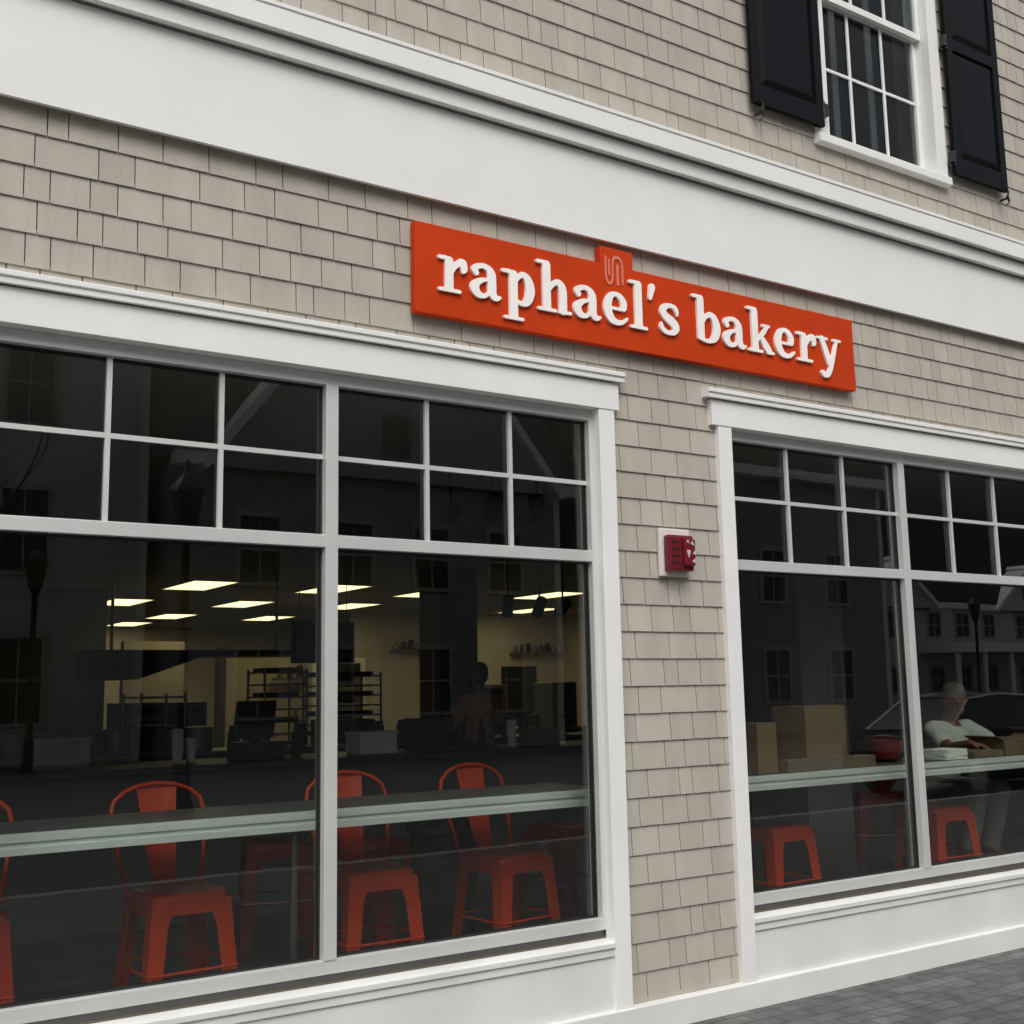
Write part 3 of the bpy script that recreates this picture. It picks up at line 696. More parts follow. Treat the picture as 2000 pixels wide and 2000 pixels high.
def head(mb, c, face, tilt=0.):
    """head centre c, facing unit vector face (horizontal) tilted down"""
    f = Vector(face).normalized(); s = Vector((-f.y, f.x, 0)); rot = Matrix((s, f, Vector((0, 0, 1)))).transposed()
    rot = rot @ Matrix.Rotation(-tilt, 3, 'X')
    def P(x, y, z): return Vector(c) + rot @ Vector((x, y, z))
    mb.ball(P(0, -.012, .025), (.074, .092, .088), 20, 14, rot); mb.ball(P(0, .022, -.035), (.058, .065, .078), 20, 14, rot)
    mb.caps(P(0, .088, .012), P(0, .104, -.028), .010, .015, 8); mb.caps(P(-.02, .078, -.062), P(.02, .078, -.062), .010, .010, 8)
    mb.ball(P(0, .066, -.098), (.022, .018, .018), 10, 8)
    for q in (-1, 1):
        mb.ball(P(q * .078, -.005, -.005), (.010, .020, .032), 10, 8, rot)
        mb.caps(P(q * .014, .082, .030), P(q * .045, .068, .030), .008, .007, 8)
    return P
def eyes(P, par):
    for q in (-1, 1):
        MB().ball(P(q * .030, .078, .008), .0105, 10, 8).build('eye', M['eye'], par)
def hairdo(P, par, m, long_=False):
    mb = MB()
    mb.ball(P(0, -.022, .040), (.080, .096, .088), 18, 12); mb.ball(P(0, -.050, -.005), (.074, .064, .085), 18, 12)
    if long_: mb.ball(P(0, -.085, -.03), (.045, .05, .07), 14, 10)
    remesh(mb, 'hair', m, par, .012, 3)
# --- seated customer (white T-shirt), facing the window, elbows on the counter
pr = thing('person', 'seated person in a white T-shirt leaning over the right window counter', 'person', (7.28, 1.05, FZ))
mb = MB(); Z0 = -FZ
hc = Vector((-.02, -.12, 1.408 + Z0))
hip = Vector((0, .10, .80 + Z0)); ches = Vector((0, -.03, 1.12 + Z0)); nk = Vector((-.01, -.07, 1.275 + Z0))
mb.caps(hip, (0, .04, .95 + Z0), .135, .125, 14); mb.caps((0, .04, .95 + Z0), ches, .125, .135, 14); mb.caps(ches, (0, -.05, 1.20 + Z0), .135, .09, 14); mb.caps(nk, hc, .055, .052, 12)
shl, shr = Vector((-.185, -.06, 1.205 + Z0)), Vector((.185, -.06, 1.205 + Z0))
ell, elr = Vector((-.30, -.26, 1.09 + Z0)), Vector((.24, -.27, 1.09 + Z0)); wl, wr_ = Vector((-.40, -.50, 1.135 + Z0)), Vector((-.02, -.47, 1.14 + Z0))
for a, b in ((shl, ches), (shr, ches)): mb.caps(a, (0, -.05, 1.19 + Z0), .058, .07)
for s_, e_, w_ in ((shl, ell, wl), (shr, elr, wr_)): mb.caps(s_, e_, .052, .042); mb.caps(e_, w_, .041, .027)
hand(wl, (.15, -1, -.10), (0, 0, -1), 1, mb); hand(wr_, (-.5, -.85, -.10), (0, 0, -1), -1, mb)
for s in (-1, 1):
    kn = Vector((s * .13, -.33, .79 + Z0)); an = Vector((s * .12, -.22, .38 + Z0))
    mb.caps((s * .09, .08, .78 + Z0), kn, .082, .060); mb.caps(kn, an, .058, .040); mb.caps(an, an + Vector((0, -.16, -.04)), .036, .030)
P = head(mb, hc, (-.25, -1, 0), R(28))
remesh(mb, 'body', M['skin'], pr, .0075, 3); eyes(P, pr); hairdo(P, pr, M['hair'])
mb = MB(); mb.caps(hip + Vector((0, 0, .02)), (0, .04, .95 + Z0), .150, .140, 14); mb.caps((0, .04, .95 + Z0), ches, .140, .150, 14); mb.caps(ches, (0, -.045, 1.185 + Z0), .150, .098, 14)
for a, e_ in ((shl, ell), (shr, elr)): mb.caps(a, (0, -.05, 1.18 + Z0), .070, .082); mb.caps(a, a.lerp(e_, .62), .068, .064)
remesh(mb, 't_shirt', M['tee'], pr, .010, 4)
mb = MB(); mb.caps((-.07, .08, .79 + Z0), (.07, .08, .79 + Z0), .145, .145, 14)
for s in (-1, 1):
    kn = Vector((s * .13, -.33, .79 + Z0)); an = Vector((s * .12, -.235, .43 + Z0)); mb.caps((s * .09, .08, .78 + Z0), kn, .098, .075); mb.caps(kn, an, .074, .062)
remesh(mb, 'trousers', M['pants'], pr, .011, 4)
# --- standing worker behind the service counter
pw = thing('person', 'standing person in a dusty pink top behind the service counter, seen from the back', 'person', (5.66, 4.75, FZ))
mb = MB(); hc = Vector((0, 0, 1.55))
mb.caps((0, 0, .92), (0, 0, 1.15), .135, .115, 14); mb.caps((0, 0, 1.15), (0, -.01, 1.28), .115, .13, 14); mb.caps((0, 0, 1.36), hc, .05, .05); mb.caps((-.16, 0, 1.33), (.16, 0, 1.33), .05, .05)
for s in (-1, 1):
    e_ = (s * .24, .06, 1.07); w_ = (s * .17, .27, .98); mb.caps((s * .17, 0, 1.32), e_, .048, .038); mb.caps(e_, w_, .038, .026); hand(w_, (-s * .1, 1, 0), (0, 0, -1), s, mb)
    mb.caps((s * .09, 0, .88), (s * .10, 0, .48), .085, .055); mb.caps((s * .10, 0, .48), (s * .10, .01, .08), .055, .038); mb.caps((s * .10, .0, .04), (s * .11, .15, .03), .036, .03)
P = head(mb, hc, (.3, 1, 0), R(8))
remesh(mb, 'body', M['skin'], pw, .0085, 3); eyes(P, pw); hairdo(P, pw, M['hairdk'], True)
mb = MB(); mb.caps((0, 0, .95), (0, 0, 1.15), .145, .127, 14); mb.caps((0, 0, 1.15), (0, -.01, 1.28), .127, .14, 14); mb.caps((-.16, 0, 1.325), (.16, 0, 1.325), .062, .062)
for s in (-1, 1): mb.caps((s * .17, 0, 1.32), (s * .215, .035, 1.17), .062, .056)
remesh(mb, 'blouse', M['blouse'], pw, .011, 4)
mb = MB(); mb.caps((-.05, 0, .86), (.05, 0, .86), .155, .155, 14)
for s in (-1, 1): mb.caps((s * .09, 0, .86), (s * .10, 0, .48), .10, .07); mb.caps((s * .10, 0, .48), (s * .10, .01, .12), .07, .055)
remesh(mb, 'trousers', M['apron'], pw, .012, 4)

# ================================================================ BACK OF THE SHOP
sc = thing('service_counter', 'long dark service counter across the shop behind the orange chairs', 'counter', (0, 0, 0))
MB().box(-1.2, 7.6, 3.2, 3.24, .12, 1.06).build('front_panel', M['dkwall'], sc)
MB().box(-1.2, 7.6, 3.24, 3.85, .12, 1.06).build('carcass', M['dark'], sc)
MB().box(-1.2, 7.65, 3.16, 3.9, 1.06, 1.10).build('counter_top', M['counter'], sc, bevel=.004)
def cash(x, y, lab):
    t = thing('cash_register', lab, 'cash register', (x, y, 1.10)); MB().box(-.15, .15, -.16, .16, 0, .12).build('drawer', M['dark'], t, bevel=.008)
    MB().boxm(0, .02, .27, .29, .03, .26, Matrix.Rotation(R(12), 3, 'X')).build('screen', M['dark'], t, bevel=.006); MB().box(-.03, .03, 0, .06, .12, .2).build('stand', M['dark'], t); return t
cash(3.06, 3.5, 'black cash register with a raised screen on the service counter left of the window bar')
cash(6.15, 3.5, 'black cash register on the service counter right of the standing person')
g = thing('coffee_machine', 'black coffee machine at the right end of the service counter', 'coffee machine', (6.75, 3.5, 1.10))
MB().box(-.28, .28, -.2, .2, .06, .36).build('machine_body', M['dark'], g, bevel=.02); MB().box(-.30, .30, -.22, .22, .0, .06).build('drip_tray', M['steel'], g, bevel=.008); MB().tube([(0, -.2, .22), (0, -.27, .2)], .03, 12).build('brew_head', M['steel'], g)
def bottle(x, y, h, lab):
    t = thing('bottle', lab, 'bottle', (x, y, 1.10), 0, 'bottles on the service counter'); MB().lathe([(.03, 0), (.034, .01), (.034, h * .6), (.014, h * .8), (.012, h)]).build('glass_body', M['dark'], t, smooth=True)
    MB().lathe([(.015, h), (.015, h + .02)]).build('cap', M['red'], t)
bottle(3.36, 3.5, .25, 'slim dark bottle right beside the left cash register')
bottle(4.9, 3.5, .22, 'short dark bottle behind the half hidden orange chair')
def rack(x, y, w_, h, d, n, lab):
    t = thing('wire_rack', lab, 'rack', (x, y, FZ), 0, 'metal racks behind the service counter')
    p = MB()
    for a in (-w_ / 2, w_ / 2):
        for b_ in (0, d): p.tube([(a, b_, 0), (a, b_, h)], .015, 8)
    p.build('post', M['steel'], t)
    for k in range(n):
        z = .15 + (h - .2) * k / (n - 1); s = MB().box(-w_ / 2, w_ / 2, 0, d, z, z + .02).build('shelf', M['steel'], t)
    for k in range(n):
        if k % 2: MB().box(-w_ / 2 + .04, w_ / 2 - .08, .04, d - .04, .15 + (h - .2) * k / (n - 1) + .02, .15 + (h - .2) * k / (n - 1) + .06).build('tray', M['dark'], t)
rack(5.95, 8.0, .75, 1.65, .5, 14, 'tall metal tray rack left of the dark column, full of thin shelves')
rack(5.15, 8.0, .5, 1.7, .5, 12, 'narrow metal tray rack just right of the window bar')
rack(3.42, 6.8, .42, 1.45, .6, 5, 'dark metal rack behind the left cash register')
cd = thing('cooler_door', 'wide tan cooler door lit by the ceiling lights behind the left cash register', 'door', (0, 0, 0))
MB().box(6.25, 7.50, 13.0, 13.2, .12, 2.15).build('door_panel', M['tan'], cd, bevel=.01); MB().box(7.35, 7.39, 12.93, 13.0, 1.0, 1.3).build('handle', M['steel'], cd); MB().box(6.15, 6.25, 12.98, 13.2, .12, 2.25).build('door_frame', M['dkwall'], cd)
cw = thing('panel_wall', 'pale kitchen wall panel standing left of the cooler door', 'wall', (0, 0, 0)); MB().box(4.50, 5.35, 12.2, 12.35, .12, 2.3).build('panel', M['drywall'], cw)
pc = thing('menu_board', 'black framed menu board hanging above the service counter right of the window bar', 'menu board', (4.78, 6.2, 2.02))
MB().box(-.33, .33, -.02, .02, -.19, .21).build('frame', M['dark'], pc, bevel=.01); MB().box(-.27, .27, -.026, -.02, -.13, .15).build('board', M['dkwall'], pc)
cb = MB(); cb.tube([(-.25, 0, .21), (-.25, 0, 1.03)], .004, 6); cb.tube([(.25, 0, .21), (.25, 0, 1.03)], .004, 6); cb.build('hanging_wire', M['iron'], pc)
hd = thing('extractor_hood', 'dark sloping extractor hood hanging above the kitchen on the left', 'hood', (0, 0, 0))
h_ = MB(); h_.prism([(3.3, 1.73), (3.8, 1.73), (4.56, 1.99), (6.0, 2.0), (6.0, 2.06), (3.3, 2.06)], 'y', 9.0, 9.8); h_.build('canopy', M['dark'], hd)
for x in (3.6, 5.6): MB().tube([(x, 9.4, 2.06), (x, 9.4, 3.05)], .02, 8).build('hanging_rod', M['steel'], hd)
# --- things standing about in the kitchen and on the service counter
def loaf(x, y, z, l=.26):
    mb = MB(); mb.ball((0, 0, .05), (l / 2, .055, .055), 14, 8); mb.v = [(a, b_, max(c, .012) + (.006 * math.sin(a * 60) if c > .06 else 0)) for a, b_, c in mb.v]
    o = mb.build('bread_loaf', M['bread'], smooth=True, loc=(x, y, z)); o.rotation_euler.z = R(90)
    return tag(o, 'brown bread loaf lying on a shelf of the tall tray rack', 'bread', 'bread loaves on the tray rack')
l1 = loaf(5.70, 8.2, 1.0)
for k in range(14):
    z = FZ + .15 + 1.45 * k / 13 + .022
    if k < 5 or k % 2: continue
    for dx in (-.22, -.08, .06):
        o = l1.copy(); COL.objects.link(o); o.location = (5.95 + dx, 8.22 + rnd.uniform(-.03, .03), z)
l1.location = (6.15, 8.25, FZ + .15 + 1.45 * 6 / 13 + .022)
def cups(x, y, n, lab):
    t = thing('cup_stack', lab, 'cups', (x, y, 1.10), 0, 'paper cup stacks on the service counter')
    for k in range(n): MB().lathe([(.028, 0), (.040, .09), (.043, .092), (.040, .095)], (0, 0, k * .016), 16).build('cup', M['paper'], t)
cups(2.50, 3.45, 9, 'tall stack of white paper cups left of the left cash register'); cups(2.62, 3.55, 5, 'short stack of white paper cups left of the left cash register'); cups(5.15, 3.45, 8, 'stack of white paper cups right of the window bar')
def appliance(name, lab, cat, x, y, z, w_, d, h, m, door=True):
    t = thing(name, lab, cat, (x, y, z)); MB().box(-w_ / 2, w_ / 2, 0, d, 0, h).build('casing', m, t, bevel=.01)
    if door:
        MB().box(-w_ * .42, w_ * .42, -.02, 0, h * .12, h * .85).build('door', M['dkwall'] if m is M['steel'] else M['steel'], t, bevel=.006); MB().box(w_ * .34, w_ * .38, -.05, -.02, h * .35, h * .7).build('handle', M['steel'], t)
        MB().box(-w_ * .4, w_ * .4, -.012, 0, h * .89, h * .96).build('control_panel', M['dark'], t)
    return t
appliance('oven', 'steel deck oven behind the counter left of the tan cooler door', 'oven', 4.15, 9.0, FZ, .9, .9, 1.35, M['steel'])
appliance('refrigerator', 'tall pale refrigerator between the tray rack and the dark column', 'refrigerator', 7.9, 12.5, FZ, .9, .8, 1.95, M['white'])
appliance('work_table', 'steel work table with drawers in front of the warm wall', 'table', 8.55, 7.6, FZ, 1.4, .7, .95, M['steel'])
appliance('mixer', 'grey dough mixer standing on the steel work table', 'mixer', 8.75, 7.7, FZ + .95, .38, .4, .55, M['steel'], False)
appliance('refrigerator', 'steel refrigerator beside the right doorway in the warm wall', 'refrigerator', 9.95, 11.5, FZ, .8, .7, 1.5, M['steel'])
appliance('storage_bin', 'black flour bin on the floor beside the oven', 'bin', 5.3, 6.6, FZ, .5, .5, 1.15, M['dark'], False)
for k, (x, w_, h, m, lab) in enumerate(((3.95, .30, .16, 'paper', 'low white box on the service counter right of the slim bottle'), (4.40, .22, .24, 'dark', 'black napkin holder on the service counter behind the half hidden chair'), (5.45, .24, .14, 'kraft', 'small brown box on the service counter in front of the standing person'), (1.75, .34, .20, 'steel', 'steel tray box on the service counter at the far left'), (1.2, .26, .12, 'paper', 'flat white box at the far left of the service counter'))):
    t = thing('counter_box', lab, 'box', (x, 3.5, 1.10)); MB().box(-w_ / 2, w_ / 2, -.12, .12, 0, h * .82).build('carton', M[m], t, bevel=.004); MB().box(-w_ / 2 - .006, w_ / 2 + .006, -.126, .126, h * .82, h).build('lid', M[m], t, bevel=.003)
for x, z, w_, lab in ((7.35, 1.75, .8, 'wall shelf with jars left of the dark column'), (13.9, 2.25, 1.2, 'long wall shelf with jars above the right doorway in the warm wall'), (11.0, 2.3, .9, 'short wall shelf with jars on the warm wall')):
    y = 15.7 if x > 9 else 12.7
    t = thing('wall_shelf', lab, 'shelf', (x, y, z)); MB().box(-w_ / 2, w_ / 2, 0, .2, 0, .03).build('board', M['steel'], t)
    for k in range(int(w_ / .16)): MB().lathe([(.045, 0), (.05, .02), (.05, .10 + .03 * (k % 3)), (.03, .14 + .03 * (k % 3))], (-w_ / 2 + .1 + k * .16, .1, .03), 12).build('jar', M[('steel', 'kraft2', 'dark')[k % 3]], t)
wt = thing('back_counter', 'long steel back counter crowded with jars and pots behind the service counter', 'counter', (0, 0, 0))
MB().box(1.6, 8.2, 6.0, 6.6, .12, 1.02).build('cabinet', M['dkwall2'], wt); MB().box(1.58, 8.22, 5.96, 6.62, 1.02, 1.05).build('worktop', M['steel'], wt)
r8 = random.Random(21)
def jar(m):
    t = thing('jar', 'small storage jar in the row along the back counter', 'jar', (0, 0, 0), 0, 'storage jars on the back counter')
    MB().lathe([(.05, 0), (.058, .02), (.058, .15), (.04, .18)], n=14).build('jar_body', m, t, smooth=True); MB().lathe([(.045, .18), (.045, .21)], n=14).build('lid', M['dark'], t); return t
def pot():
    t = thing('stock_pot', 'steel stock pot standing on the back counter', 'pot', (0, 0, 0), 0, 'stock pots on the back counter')
    MB().lathe([(.12, 0), (.13, .01), (.13, .20), (.135, .205), (.125, .21)], n=18).build('pot_body', M['steel'], t, smooth=True)
    for q in (-1, 1): MB().tube([(q * .13, -.03, .16), (q * .165, 0, .165), (q * .13, .03, .16)], .007, 6).build('handle', M['steel'], t)
    return t
j0, p0 = jar(M['kraft']), pot(); first = {0: True, 1: True}
x = 2.0
while x < 7.9:
    k = 1 if r8.random() < .28 else 0; src = (j0, p0)[k]; loc = (x, 6.3 + r8.uniform(-.12, .12), 1.05)
    if first[k]: src.location = loc; first[k] = False
    else: dup(src, loc, r8.uniform(0, 6))
    x += r8.uniform(.14, .30) + .18 * k
# ceiling lights
TR = [(5.30, 11.45, 'nearest and largest lit ceiling panel left of the window bar'), (7.25, 11.35, 'lit ceiling panel crossed by the top of the vertical window bar'), (7.08, 14.55, 'lit ceiling panel behind the nearest one, second row'), (5.15, 14.75, 'lit ceiling panel cut by the dark partition at the far left'),
      (8.98, 14.45, 'lit ceiling panel just below the one crossed by the window bar'), (6.93, 17.95, 'lit ceiling panel of the third row, left of centre'), (6.86, 20.6, 'smallest and farthest lit ceiling panel on the left'), (11.0, 11.2, 'lit ceiling panel behind the black spotlights on the right'), (12.8, 14.4, 'long thin lit ceiling panel over the warm wall on the right'), (8.98, 11.5, 'lit ceiling panel mostly hidden by the dark column'), (8.9, 18.0, 'lit ceiling panel in the third row beside the dark column'),
      (3.2, 20.0, 'added unseen ceiling panel behind the dark partition, brightening the interior'), (10.8, 8.2, 'added unseen ceiling panel behind the shingled pillar, brightening the interior')]  # last two panels are unseen extras that brighten the interior
t0 = None
for x, y, lab in TR:
    if t0 is None:
        t0 = thing('ceiling_light', lab, 'ceiling light', (x, y, 3.05), 0, 'fluorescent ceiling panels')
        f = MB(); f.box(-.33, .33, -.74, -.70, -.02, 0); f.box(-.33, .33, .70, .74, -.02, 0); f.box(-.33, -.30, -.70, .70, -.02, 0); f.box(.30, .33, -.70, .70, -.02, 0); f.build('frame', M['white'], t0)
        MB().box(-.30, .30, -.70, .70, -.012, -.002).build('diffuser', M['light'], t0)
    else: dup(t0, (x, y, 3.05), 0, lab)
# black spotlights near the window
def spot(x, y, z, ang, lab, par=None):
    t = thing('spotlight', lab, 'spotlight', (x, y, z), 0, 'black ceiling spotlights inside the window')
    MB().tube([(0, 0, .06), (0, 0, 3.05 - z)], .010, 8).build('stem', M['iron'], t)
    d = Vector((math.cos(ang), .15, math.sin(ang))).normalized(); MB().tube([-d * .10, -d * .085, d * .085, d * .10], [.04, .055, .055, .048], 16).build('lamp_can', M['iron'], t, smooth=True)
    MB().tube([(0, 0, .07), (0, .0, .0)], .016, 8).build('yoke', M['iron'], t)
spot(4.06, 2.5, 2.73, R(50), 'leftmost of the three black spotlights in the upper panes'); spot(4.40, 2.5, 2.82, R(60), 'middle of the three black spotlights in the upper panes'); spot(4.78, 2.5, 2.84, R(-70), 'rightmost of the three black spotlights in the upper panes')
for i, (x, lab) in enumerate(((6.15, 'black spotlight left of the lit panel below the transom on the right'), (6.52, 'black spotlight in front of the lit panel, second from the left'), (6.80, 'black spotlight in front of the lit panel, third from the left'), (7.25, 'black spotlight at the right end of the row in front of the lit panel'))): spot(x, 5.0, 2.33, R(80 - 20 * i), lab)
pd = thing('pendant_lamp', 'black pendant lamp hanging in the upper left of the lower right window', 'lamp', (5.92, 1.25, 2.15)); MB().tube([(0, 0, .12), (0, 0, .9)], .004, 6).build('cord', M['iron'], pd); MB().lathe([(.03, .14), (.045, .12), (.055, 0), (.05, -.10), (.03, -.12)], n=20).build('lamp_shade', M['iron'], pd, smooth=True)
bn = thing('waste_bin', 'black waste bin standing behind the half hidden orange chair', 'bin', (3.46, 1.6, FZ)); MB().lathe([(.17, 0), (.20, .62), (.21, .64)], n=20).build('bin_body', M['dark'], bn, smooth=True); MB().lathe([(.215, .64), (.215, .68), (.12, .72)], n=20).build('lid', M['iron'], bn, smooth=True)

# ================================================================ ACROSS THE STREET
def house(label, x0, x1, y, hz, wallm, rows, xw, ww, wh, gables=(), roofh=5., depth=10, roofm=None, porch=None, body='walls'):
    t = thing('town_house', label, 'building', (0, 0, 0)); yb = y - depth
    MB().box(x0, x1, yb, y, 0, hz).build('wall', wallm, t)
    rf = MB(); rf.prism([(yb - .4, hz), (y + .45, hz), (y + .45, hz + .12), (y - depth / 2, hz + roofh), (yb - .4, hz + .12)], 'x', x0 - .3, x1 + .3); ro = rf.build('roof', roofm or M['roof'], t)
    MB().box(x0 - .31, x1 + .31, y + .0, y + .46, hz - .30, hz + .01).build('cornice', M['white'], t)
    for s in (x0, x1 - .2): MB().box(s, s + .2, y, y + .03, 0, hz - .3).build('corner_board', M['white'], t)
    for gx, gw, gh in gables:
        g = MB(); g.prism([(gx - gw / 2, hz - .3), (gx + gw / 2, hz - .3), (gx, hz + gh)], 'y', y - 3, y + .5); go = g.build('gable', wallm, t)
        for s in (-1, 1):
            L_ = math.hypot(gw / 2, gh + .3); an = math.atan2(gh + .3, gw / 2)
            MB().boxm(gx + s * gw / 4, y + .1, hz - .3 + (gh + .3) / 2 + .12, L_ + .5, 1.3, .22, Matrix.Rotation(s * an, 3, 'Y')).build('rake_board', M['white'], go)
        MB().box(gx - .4, gx + .4, y + .5, y + .54, hz + .3, hz + 1.4).build('gable_window', M['dark'], go)
    for z in rows:
        for x in xw:
            f = MB(); f.box(x - ww / 2 - .12, x - ww / 2, y, y + .06, z, z + wh); f.box(x + ww / 2, x + ww / 2 + .12, y, y + .06, z, z + wh); f.box(x - ww / 2 - .16, x + ww / 2 + .16, y, y + .08, z + wh, z + wh + .16); f.box(x - ww / 2 - .16, x + ww / 2 + .16, y, y + .10, z - .09, z)
            f.box(x - .02, x + .02, y + .01, y + .045, z, z + wh); f.box(x - ww / 2, x + ww / 2, y + .01, y + .05, z + wh / 2 - .03, z + wh / 2 + .03)
            fo = f.build('window', M['housetrim'], t); MB().box(x - ww / 2, x + ww / 2, y + .001, y + .008, z, z + wh).build('pane', M['dark'], fo)
    if porch:
        px0, px1, n = porch
        MB().box(px0 - .3, px1 + .3, y + .0, y + 2.4, 3.0, 3.5).build('porch_roof', M['white'], t)
        for k in range(n):
            x = px0 + (px1 - px0) * k / (n - 1); MB().tube([(x, y + 2.1, 0), (x, y + 2.1, 3.0)], .14, 14).build('porch_column', M['white'], t)
    return t
house('grey clapboard house with tall windows, mirrored at the left of the left window', -10, 8.2, -24, 12.5, M['grey'], (1.0, 4.4, 7.9), (-6.5, -3.5, -.5, 2.6, 5.4), 1.0, 1.9, gables=((-1, 6, 3.2),))
house('dark slate-coloured house with a steep white-edged gable, mirrored in the middle of the left window', 8.6, 19.5, -22.5, 7.2, M['darkclap'], (1.0, 4.2), (10.5, 13.0, 15.3, 17.6), 1.0, 1.6, gables=((14, 10.0, 6.0),), roofh=8.)
house('dark slate house with a tall plain roof mirrored in the right window', 20.4, 33.5, -22.5, 8.5, M['darkclap'], (1.0, 4.2), (22, 25, 28, 31), 1.0, 1.6, roofh=9.)
house('sage clapboard house with white porch columns, mirrored at the right edge of the right window', 44, 72, -36, 5.7, M['sage'], (1.0, 3.9), (46, 48.4, 50.8, 54, 56.4, 58.8, 62, 64.4, 67, 69.5), 1.0, 1.25, gables=((50.5, 6, 2.0), (62, 6, 2.0)), roofh=11., depth=12, porch=(53, 71, 9))
# lamp posts
def lamp_post(x, y, lab):
    t = thing('street_lamp', lab, 'street lamp', (x, y, 0), 0, 'black lantern street lamps')
    MB().lathe([(.17, 0), (.18, .1), (.12, .25), (.10, .7), (.065, .8), (.055, 3.55), (.09, 3.6), (.10, 3.66)], n=16).build('post', M['iron'], t, smooth=True)
    MB().lathe([(.10, 3.66), (.14, 3.72), (.21, 4.18), (.20, 4.18)], n=8).build('lantern', M['dark'], t); MB().lathe([(.25, 4.18), (.23, 4.24), (.09, 4.42), (.04, 4.46), (.03, 4.60), (.005, 4.66)], n=8).build('lantern_cap', M['iron'], t)
    return t
l0 = lamp_post(4.87, -10.6, 'black lantern street lamp mirrored large in the left window')
dup(l0, (4.9, -20.0, 0), 0, 'small black lantern street lamp mirrored at the far left edge')
dup(l0, (37.0, -21.5, 0), 0, 'small black lantern street lamp mirrored in the right window')
# bare tree
def tree(x, y, h, lab, seed):
    r = random.Random(seed); t = thing('bare_tree', lab, 'tree', (x, y, 0)); cr = MB()
    MB().tube([(0, 0, 0), (.03, 0, 1.2), (-.02, .04, 2.4)], [.13, .10, .085], 10).build('trunk', M['bark'], t, smooth=True)
    def grow(p, d, l, rad, lv):
        pts = [p]; rr = [rad]
        for k in range(3):
            d = (d + Vector((r.uniform(-.2, .2), r.uniform(-.2, .2), r.uniform(-.05, .15)))).normalized(); p = p + d * l / 3; pts.append(p); rr.append(rad * (1 - .2 * (k + 1)))
        cr.tube(pts, rr, 6 if lv < 3 else 4)
        if lv < 5:
            for k in range(3 if lv < 4 else 2):
                a = r.uniform(0, 6.28); nd = (d + Vector((math.cos(a), math.sin(a), .25)) * .75).normalized(); grow(pts[r.choice((2, 3))], nd, l * .72, rad * .52, lv + 1)
    for k in range(5):
        a = k * 1.3; grow(Vector((-.02, .04, 2.4 - .15 * k)), Vector((math.cos(a) * .6, math.sin(a) * .6, 1)).normalized(), h * .26, .06, 1)
    cr.build('crown', M['bark'], t)
tree(2.1, -14.0, 7, 'bare young tree mirrored at the left edge of the left window', 5)
# car parked at the kerb
def car(x, y, lab):
    t = thing('parked_car', lab, 'car', (x, y, -.13)); hw = .90
    st = [(-2.35, .45, .62, .66, .70, .55), (-2.2, .30, .80, .84, .84, .62), (-1.6, .22, .92, .96, .90, .70), (-.9, .22, .95, .98, .90, .72), (0, .22, .95, .97, .90, .72), (.9, .22, .93, .95, .90, .72), (1.6, .22, .86, .89, .90, .70), (2.15, .28, .74, .77, .84, .62), (2.35, .42, .60, .62, .70, .5)]
    vs = []
    for (sx, zb, zm, zt, w_, wt) in st:
        half = [(w_ * .86, zb), (w_, zb + .12), (w_, zm - .18), (w_ * .96, zm), (wt, zt), (0, zt + .03)]
        vs += [(sx, -a, z) for a, z in half] + [(sx, a, z) for a, z in half[-2::-1]]
    n = 11; b = MB(); fs = [(i * n + k, i * n + (k + 1) % n, (i + 1) * n + (k + 1) % n, (i + 1) * n + k) for i in range(len(st) - 1) for k in range(n)]
    fs += [tuple(range(n)), tuple((len(st) - 1) * n + k for k in range(n))]
    b.add(vs, fs); b.build('body', M['blackcar'], t, smooth=True)
    cab = [(-1.75, .95, .72, .96, .70), (-1.05, .97, .74, 1.40, .56), (-.3, .97, .75, 1.46, .58), (.45, .97, .75, 1.42, .57), (1.25, .93, .72, .97, .68)]
    vs = []
    for (sx, z0, w0, z1, w1) in cab: vs += [(sx, -w0, z0), (sx, -w1, z1), (sx, 0, z1 + .02), (sx, w1, z1), (sx, w0, z0)]
    c = MB(); c.add(vs, [(i * 5 + k, i * 5 + (k + 1) % 5, (i + 1) * 5 + (k + 1) % 5, (i + 1) * 5 + k) for i in range(4) for k in range(5)]); c.build('window_glass', M['dark'], t, smooth=True)
    rf = MB(); vs = [(sx, s * w1 * .97, z1 + .012) for (sx, z0, w0, z1, w1) in cab[1:4] for s in (-1, 0, 1)]; vs = [(a, b_, z + (.02 if abs(b_) < .01 else 0)) for a, b_, z in vs]; rf.add(vs, [(0, 1, 4, 3), (1, 2, 5, 4), (3, 4, 7, 6), (4, 5, 8, 7)])
    for s in (-1, 1): rf.tube([(-1.75, s * .73, .955), (-1.05, s * .572, 1.405), (-.3, s * .59, 1.465), (.45, s * .58, 1.425), (1.25, s * .69, .975)], .022, 8)
    rf.build('roof_panel', M['chrome'], t, smooth=True)
    for sx in (-1.42, 1.42):
        for s in (-1, 1):
            w_ = MB(); w_.tube([(sx, s * .70, .33), (sx, s * .74, .33), (sx, s * .89, .33), (sx, s * .92, .33)], [.30, .33, .33, .30], 28); wo = w_.build('wheel', M['tyre'], t, smooth=True)
            r_ = MB(); r_.tube([(sx, s * .921, .33), (sx, s * .930, .33)], [.21, .20], 20)
            r_.build('rim', M['rim'], wo)
    for s in (-1, 1):
        MB().ball((2.22, s * .62, .64), (.10, .16, .07), 12, 8).build('headlight', M['lampclear'], t); MB().ball((-2.22, s * .66, .68), (.05, .10, .05), 12, 8).build('tail_light', M['lampred'], t)
        MB().ball((.85, s * .98, .98), (.06, .09, .06), 12, 8).build('side_mirror', M['blackcar'], t)
    return t
car(16.3, -7.0, 'black parked car mirrored behind the seated person in the right window')

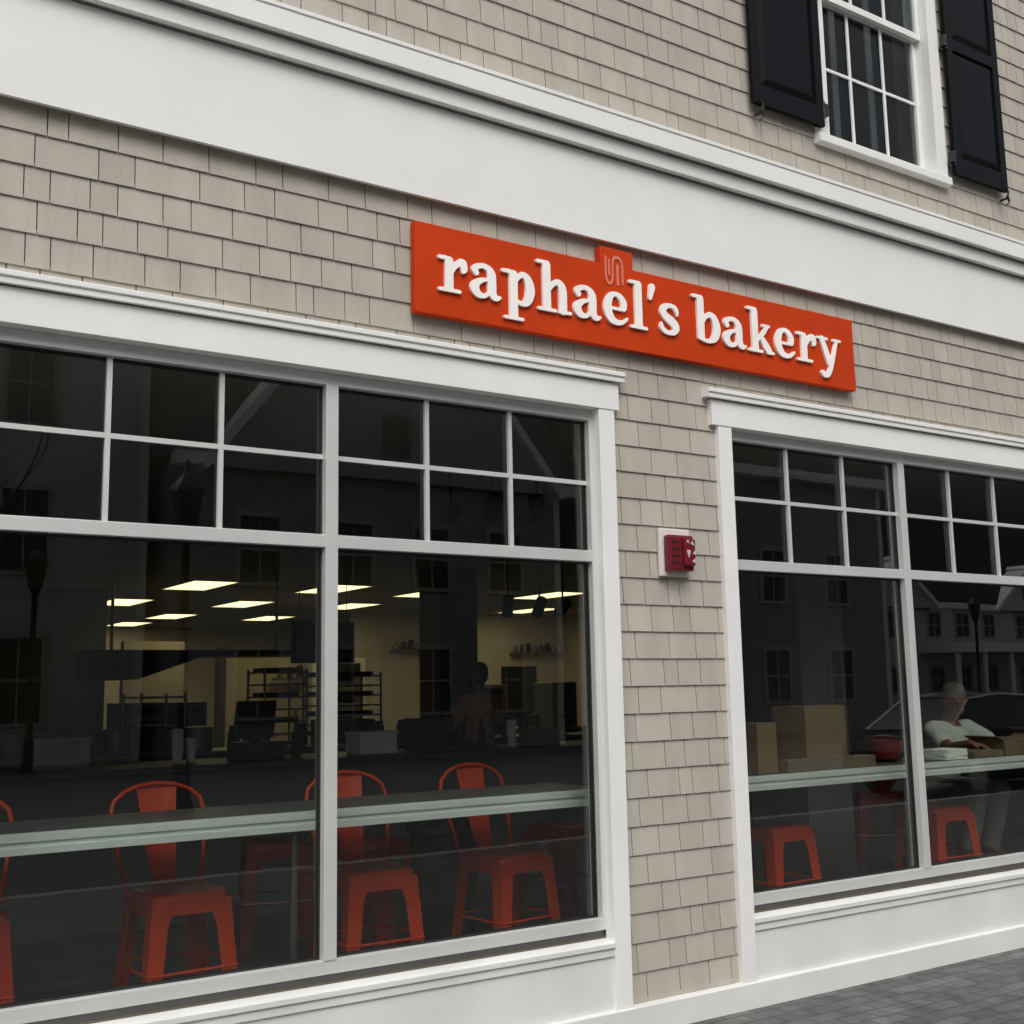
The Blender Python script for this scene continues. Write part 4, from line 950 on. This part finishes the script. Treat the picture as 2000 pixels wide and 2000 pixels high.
# ================================================================ LIGHT, SKY, CAMERA
wd = bpy.data.worlds.new('World'); scene.world = wd; wd.use_nodes = True; nt = wd.node_tree; nt.nodes.clear()
SE, SA = R(52), R(205)       # sun elevation, azimuth of the sun seen from above (0 = +y, clockwise)
sky = N(nt, 'ShaderNodeTexSky'); sky.sky_type = 'NISHITA'; sky.sun_disc = False; sky.sun_elevation = SE; sky.sun_rotation = SA; sky.dust_density = 6; sky.air_density = 1.0; sky.ozone_density = 1
hs = N(nt, 'ShaderNodeHueSaturation'); hs.inputs['Saturation'].default_value = .22; L(nt, sky.outputs[0], hs.inputs['Color'])
bg = N(nt, 'ShaderNodeBackground'); bg.inputs[1].default_value = .15; L(nt, hs.outputs[0], bg.inputs[0]); ow = N(nt, 'ShaderNodeOutputWorld'); L(nt, bg.outputs[0], ow.inputs[0])
sd = bpy.data.lights.new('sun', 'SUN'); sd.energy = 0.5; sd.angle = R(50); sd.color = (1, .985, .96)
so = bpy.data.objects.new('sun', sd); COL.objects.link(so)
dv = Vector((math.sin(SA) * math.cos(SE), math.cos(SA) * math.cos(SE), math.sin(SE))); so.rotation_euler = dv.to_track_quat('Z', 'Y').to_euler()
so.location = dv * 40

yaw, pitch, roll, f = 0.58489494, 0.14950098, -0.01875985, 2290.24
fw = Vector((math.sin(yaw) * math.cos(pitch), math.cos(yaw) * math.cos(pitch), math.sin(pitch))); r_ = Vector((math.cos(yaw), -math.sin(yaw), 0)); u_ = r_.cross(fw)
r2 = r_ * math.cos(roll) + u_ * math.sin(roll); u2 = -r_ * math.sin(roll) + u_ * math.cos(roll)
cam = bpy.data.cameras.new('camera'); cam.sensor_width = 36; cam.sensor_fit = 'HORIZONTAL'; cam.lens = f / 2000 * 36; cam.clip_start = .05; cam.clip_end = 500
co = bpy.data.objects.new('camera', cam); COL.objects.link(co)
mw = Matrix((r2, u2, -fw)).transposed().to_4x4(); mw.translation = (0, -4.3933, 1.55); co.matrix_world = mw
scene.camera = co
scene.view_settings.view_transform = 'Standard'; scene.view_settings.look = 'None'; scene.view_settings.gamma = 1; scene.view_settings.exposure = 0.14
